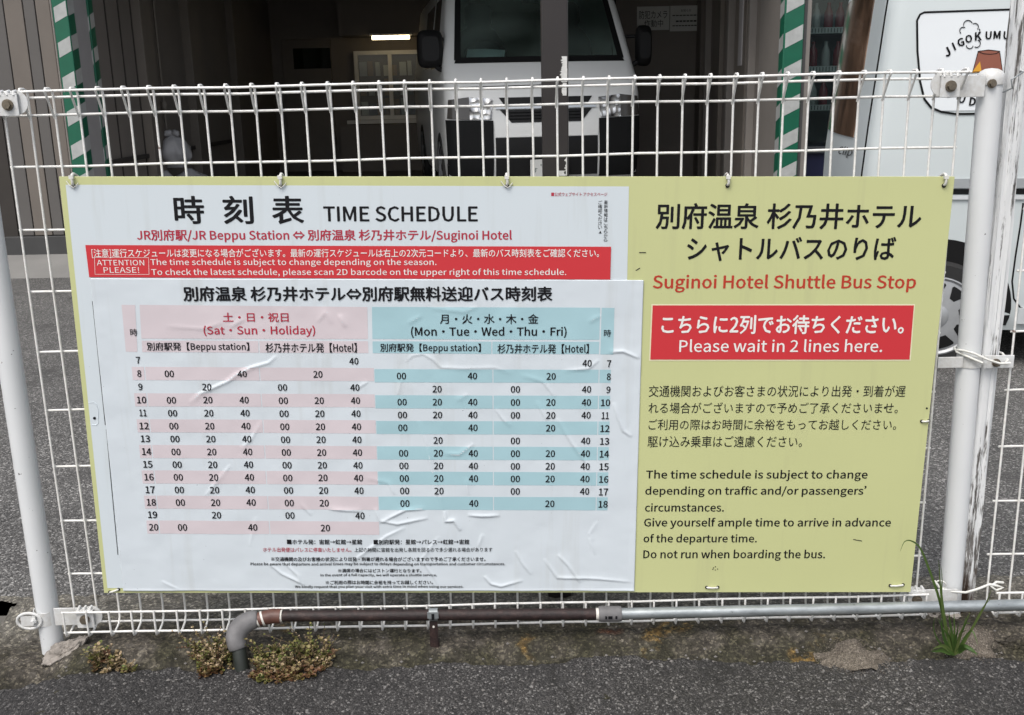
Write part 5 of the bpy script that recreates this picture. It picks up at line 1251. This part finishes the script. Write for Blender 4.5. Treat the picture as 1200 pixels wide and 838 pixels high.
# ================================================================== WEEDS, STONES, SAND
def leafmat(name, a, c, d):
    t = NT(name); gi = t.n.new('ShaderNodeObjectInfo'); n = t.noise(55, 2); n2 = t.n.new('ShaderNodeNewGeometry')
    t.base(t.ramp(n2.outputs['Random Per Island'], [(0.0, a), (.5, c), (1.0, d)])); m = t.pr(.55, 0, .35)
    return m
M['weed'] = leafmat('yellowing_leaves', (.055, .095, .018), (.17, .165, .045), (.27, .215, .10))
M['weed_dry'] = leafmat('dry_tan_leaves', (.12, .11, .03), (.30, .22, .12), (.44, .34, .23))
M['weed_red'] = leafmat('reddish_creeping_leaves', (.10, .045, .025), (.16, .085, .04), (.13, .11, .035))
M['grass'] = leafmat('green_grass_blades', (.030, .070, .012), (.058, .110, .022), (.12, .15, .045))
M['stem'] = plain('brown_stems', (.08, .05, .03), .7)
def leaf(b, p, r_, size, mi=0, up=.4):
    d = np.array([r_.gauss(0, 1), r_.gauss(0, 1) - .25, abs(r_.gauss(0, 1)) * up]); d /= np.linalg.norm(d) + 1e-9
    s_ = np.cross(d, [r_.gauss(0, .4), r_.gauss(0, .4), 1]); s_ /= np.linalg.norm(s_) + 1e-9; n = np.cross(s_, d)
    L_ = size * r_.uniform(.7, 1.3); w = L_ * .42
    b.add([p, p + d * L_ * .35 + s_ * w + n * .1 * L_, p + d * L_ * .8 + s_ * w * .8 + n * .12 * L_, p + d * L_ + n * .05 * L_, p + d * L_ * .8 - s_ * w * .8 + n * .12 * L_, p + d * L_ * .35 - s_ * w + n * .1 * L_, p + d * L_ * .5], [(0, 1, 6), (1, 2, 6), (2, 3, 6), (3, 4, 6), (4, 5, 6), (5, 0, 6)], mi)
def weed(label, spots, n, size, mats, seed, loc, hfun):
    r_ = random.Random(seed); t = thing('weed_clump', label, 'weed', tuple(loc), group='weeds along the kerb'); b = MB(); st_ = MB()
    tot = sum(s_[2] for s_ in spots)
    for (dx, dy, rx, rz, mi) in spots:
        k = max(5, int(n / 7.5 * rx / tot))
        for _ in range(k):
            a = r_.uniform(0, 2 * math.pi); q = math.sqrt(r_.random()); x_ = dx + rx * q * math.cos(a); y_ = dy + rx * .6 * q * math.sin(a)
            zb = hfun(loc[0] + x_, loc[1] + y_) - loc[2]; hgt = rz * (1 - .55 * q * q) * r_.uniform(.35, 1.15)
            ex, ey = r_.gauss(0, .35) + .5 * q * math.cos(a), r_.gauss(0, .3) - .15
            m = r_.randint(5, 10); mm = mi if r_.random() < .72 else r_.randrange(3); sz = size * r_.uniform(.6, 1.35); pts = []
            for i in range(m + 1):
                u = i / m; p = np.array([x_ + ex * hgt * u * u, y_ + ey * hgt * u * u, zb + hgt * u]); pts.append(p)
                for _2 in range(2 if i else 1): leaf(b, p + np.array([r_.gauss(0, .001), r_.gauss(0, .001), 0]), r_, sz * (1.1 - .45 * u), mm, .5)
            st_.tube(pts, .0007, 4)
    b.build('foliage', mats, t, smooth=None); st_.build('stem', M['stem'], t)
def ground_at(x, y):
    return float(max(strip_z(np.array(x), np.array(y)), near_z(np.array(x), np.array(y)) if y < float(near_edge(np.array(x))) else -9))
g_ = lambda px, py, z: G(px, py, z)
wm = [M['weed'], M['weed_dry'], M['weed_red']]
q = g_(130, 785, -.012); weed('small dry tan weed clump at the broken kerb end', [(-.012, .0, .036, .040, 1), (.022, -.005, .034, .034, 1), (-.026, .012, .018, .058, 0)], 300, .0095, wm, 1, (q[0], q[1], -.012), ground_at)
q = g_(252, 776, -.004); weed('yellow-green weed clump tucked left of the grey pipe elbow', [(-.006, .005, .044, .078, 0), (-.02, .012, .03, .085, 1), (.012, -.012, .038, .055, 1), (.0, -.036, .03, .016, 2)], 760, .0080, wm, 2, (q[0], q[1], -.004), ground_at)
q = g_(340, 780, -.004); weed('widest yellow-green weed clump under the brown pipe right of the elbow', [(-.04, .01, .045, .062, 0), (.012, .014, .05, .070, 0), (.055, .02, .034, .088, 0), (.066, .01, .03, .060, 1), (-.005, -.008, .06, .050, 1), (-.03, -.036, .05, .018, 2), (.028, -.032, .05, .018, 2), (-.005, -.05, .035, .012, 2)], 1700, .0078, wm, 3, (q[0], q[1], -.004), ground_at)
q = g_(1118, 768, 0)
gt = thing('grass_tuft', 'green grass tuft with long arching blades at the foot of the steel post', 'grass', (q[0], q[1] + .004, -.006))
b = MB(); r_ = random.Random(4)
def blade(pts, w):
    pts = [np.array(p) for p in pts]; n = len(pts); rows = []
    for i, p in enumerate(pts):
        t = pts[min(i + 1, n - 1)] - pts[max(i - 1, 0)]; s_ = np.cross(t, [0, -1, .25]); s_ /= np.linalg.norm(s_) + 1e-9; ww = w * (1 - (i / (n - 1)) ** 1.6) * (.6 + .4 * min(1, i / 2)) + .0002
        rows.append([p - s_ * ww, p + np.array([0, -.4 * ww, 0]) * -1, p + s_ * ww])
    b.grid(rows)
def pix_blade(px, w, dy0=0.0, dy1=-.04):
    n = len(px); pts = []
    for i, (x_, y_) in enumerate(px):
        Y_ = gt.location[1] + dy0 + (dy1 - dy0) * i / (n - 1); a = P(x_, y_, Y_); pts.append(a - np.array(gt.location))
    blade(spline(pts, 6), w)
pix_blade([(1118, 768), (1108, 735), (1100, 700), (1088, 665), (1078, 642), (1068, 634), (1060, 635), (1055, 646)], .0030)
pix_blade([(1116, 768), (1108, 735), (1103, 700), (1101, 672), (1100, 656)], .0028)
pix_blade([(1117, 768), (1110, 740), (1104, 700), (1104, 680), (1103, 664)], .0022, 0, -.03)
pix_blade([(1122, 766), (1140, 735), (1155, 708), (1162, 690)], .0030)
pix_blade([(1121, 767), (1138, 738), (1152, 712), (1163, 700)], .0022)
pix_blade([(1119, 768), (1106, 758), (1098, 748), (1094, 735), (1096, 722)], .0020)
pix_blade([(1117, 768), (1108, 752), (1104, 736), (1103, 722)], .0040, 0, -.02); pix_blade([(1120, 766), (1116, 745), (1113, 728), (1112, 716)], .0034)
pix_blade([(1122, 766), (1129, 757), (1140, 762), (1145, 768)], .0050); pix_blade([(1116, 766), (1104, 762), (1096, 763), (1091, 763)], .0055)
pix_blade([(1123, 766), (1132, 760), (1141, 764), (1147, 766)], .0036); pix_blade([(1117, 766), (1106, 757), (1099, 758), (1093, 761)], .0046); pix_blade([(1120, 767), (1132, 745), (1140, 740), (1146, 756)], .0024); pix_blade([(1119, 768), (1124, 750), (1127, 742), (1133, 738)], .0034)
for _ in range(9):
    a = r_.uniform(-1, 1); pix_blade([(1119, 767), (1119 + a * 6, 752 - r_.random() * 8), (1119 + a * 15, 742 - r_.random() * 14), (1119 + a * 22, 736 - r_.random() * 22)], r_.uniform(.0016, .003), 0, r_.uniform(-.04, .02))
b.build('blades', M['grass'], gt, smooth=60)
for o in gt.children:
    pass
# broken concrete lump at the left post foot, sand, loose chips
def rock(name, label, loc, sx, sy, sz, seed, mat, cat='stone', group=None):
    bm = bmesh.new(); bmesh.ops.create_icosphere(bm, subdivisions=5, radius=1)
    for v_ in bm.verts:
        c = v_.co; n = 0
        n = .30 * (float(vnoise(c.x + 3 * c.z, c.y - 2 * c.z, 1.3, seed)) - .5) * 2 + .22 * (float(vnoise(c.x - c.z, c.y + c.x, 4, seed + 1)) - .5) * 2 + .11 * (float(vnoise(c.x * 2 - c.z, c.y + c.z, 9, seed + 2)) - .5) * 2
        v_.co = Vector((c.x * sx, c.y * sy, c.z * sz)) * (1 + n)
    me = bpy.data.meshes.new(name); bm.to_mesh(me); bm.free(); me.materials.append(mat)
    me.polygons.foreach_set('use_smooth', [True] * len(me.polygons)); me.set_sharp_from_angle(angle=rad(35))
    o = bpy.data.objects.new(name, me); COL.objects.link(o); o.location = loc; return tag(o, label, cat, group)
M['chunk'] = plain('pale_broken_concrete', (.25, .225, .20), .9, var=.75, vs=45, bump=.9, bs=90)
q = P(82, 758, -.03); o = rock('concrete_lump', 'pale broken concrete lump beside the foot of the steel post', (q[0], -.035, -.022), .055, .032, .028, 1, M['chunk']); o.rotation_euler = (0, rad(-28), rad(10))
q = P(60, 776, -.05); o = rock('concrete_lump', 'flat pale mortar piece under the left steel post foot', (q[0], -.055, -.062), .03, .03, .014, 5, M['chunk'])
q = P(1098, 728, 0); rock('concrete_lump', 'pale mortar footing around the right steel post', (q[0], .004, .004), .042, .035, .016, 9, M['chunk'])
q = G(1190, 752, 0); rock('concrete_lump', 'dark rounded stone at the kerb edge right of the grass', (q[0], q[1], -.004), .05, .026, .018, 12, M['strip'])
M['sand'] = asphalt('brown_sand', [(0.0, (.07, .058, .046)), (.5, (.145, .122, .097)), (.9, (.23, .20, .165)), (1.0, (.36, .32, .27))], 420, .2, .5, .95)
def heap(label, px, py, rx, ry, h, seed):
    c = G(px, py, 0); n = 60; xs_ = np.linspace(-1, 1, n); X_, Y_ = np.meshgrid(xs_, xs_); R_ = np.sqrt(X_ ** 2 + Y_ ** 2); wob_ = .75 + .5 * vnoise(np.arctan2(Y_, X_) + 9, R_ * 0, 1.6, seed)
    H_ = h * np.clip(1 - (R_ / wob_) ** 2, -.6, 1) + h * .25 * (vnoise(X_, Y_, 6, seed) - .5) + h * .2 * (vnoise(X_, Y_, 15, seed) - .5)
    xx_, yy_ = c[0] + X_ * rx, c[1] + Y_ * ry; base_ = np.where(yy_ < near_edge(xx_), near_z(xx_, yy_), strip_z(xx_, yy_))
    gz_ = sum([np.roll(np.roll(base_, i, 0), j, 1) for i in (-2, -1, 0, 1, 2) for j in (-2, -1, 0, 1, 2)]) / 25
    o = raw_grid('sand_heap', xx_ - c[0], yy_ - c[1], gz_ + H_ - .002, M['sand']); o.location = (c[0], c[1], 0)
    r2 = random.Random(seed); b = MB()
    for _ in range(900):
        a = r2.uniform(0, 6.283); q = .55 + abs(r2.gauss(0, .38)); x_ = q * math.cos(a) * rx; y_ = q * math.sin(a) * ry; s_ = r2.uniform(.0007, .0019)
        z_ = ground_at(c[0] + x_, c[1] + y_) + s_ * .4 + (h * max(0, 1 - q * q) * .6 if q < 1 else 0)
        b.add([(x_ + s_, y_, z_), (x_ - s_ * .6, y_ + s_ * .8, z_), (x_ - s_ * .6, y_ - s_ * .8, z_), (x_, y_, z_ + s_)], [(0, 1, 3), (1, 2, 3), (2, 0, 3)])
    g = b.build('sand_grain', M['sand'], o); g['kind'] = 'stuff'
    return tag(o, label, 'sand', 'washed-out sand along the kerb')
heap('low brown sand heap left of the grass tuft', 1003, 768, .085, .055, .014, 3)
heap('thin sand drift behind the grass tuft at the post foot', 1140, 754, .055, .05, .010, 7)
b = MB(); r_ = random.Random(21)
for _ in range(420):
    x_ = r_.uniform(-1.1, 1.1); y_ = r_.uniform(-.42, .17) if r_.random() < .6 else r_.gauss(-.14, .02); s_ = r_.uniform(.0015, .0045) * (1.5 if r_.random() < .06 else 1)
    z_ = ground_at(x_, y_) + s_ * .25; vs = []
    for (a, c, d) in ((1, 0, 0), (-1, 0, 0), (0, 1, 0), (0, -1, 0), (0, 0, 1), (0, 0, -1)): vs.append((x_ + a * s_ * r_.uniform(.6, 1.2), y_ + c * s_ * r_.uniform(.6, 1.2), z_ + d * s_ * r_.uniform(.5, .9)))
    b.add(vs, [(0, 2, 4), (2, 1, 4), (1, 3, 4), (3, 0, 4), (2, 0, 5), (1, 2, 5), (3, 1, 5), (0, 3, 5)])
gv = b.build('loose_grit', plain('grey_grit', (.16, .15, .14), .85, var=.6, vs=60), None)
gv['kind'] = 'stuff'; gv['label'] = 'loose grey grit scattered along kerb and asphalt'
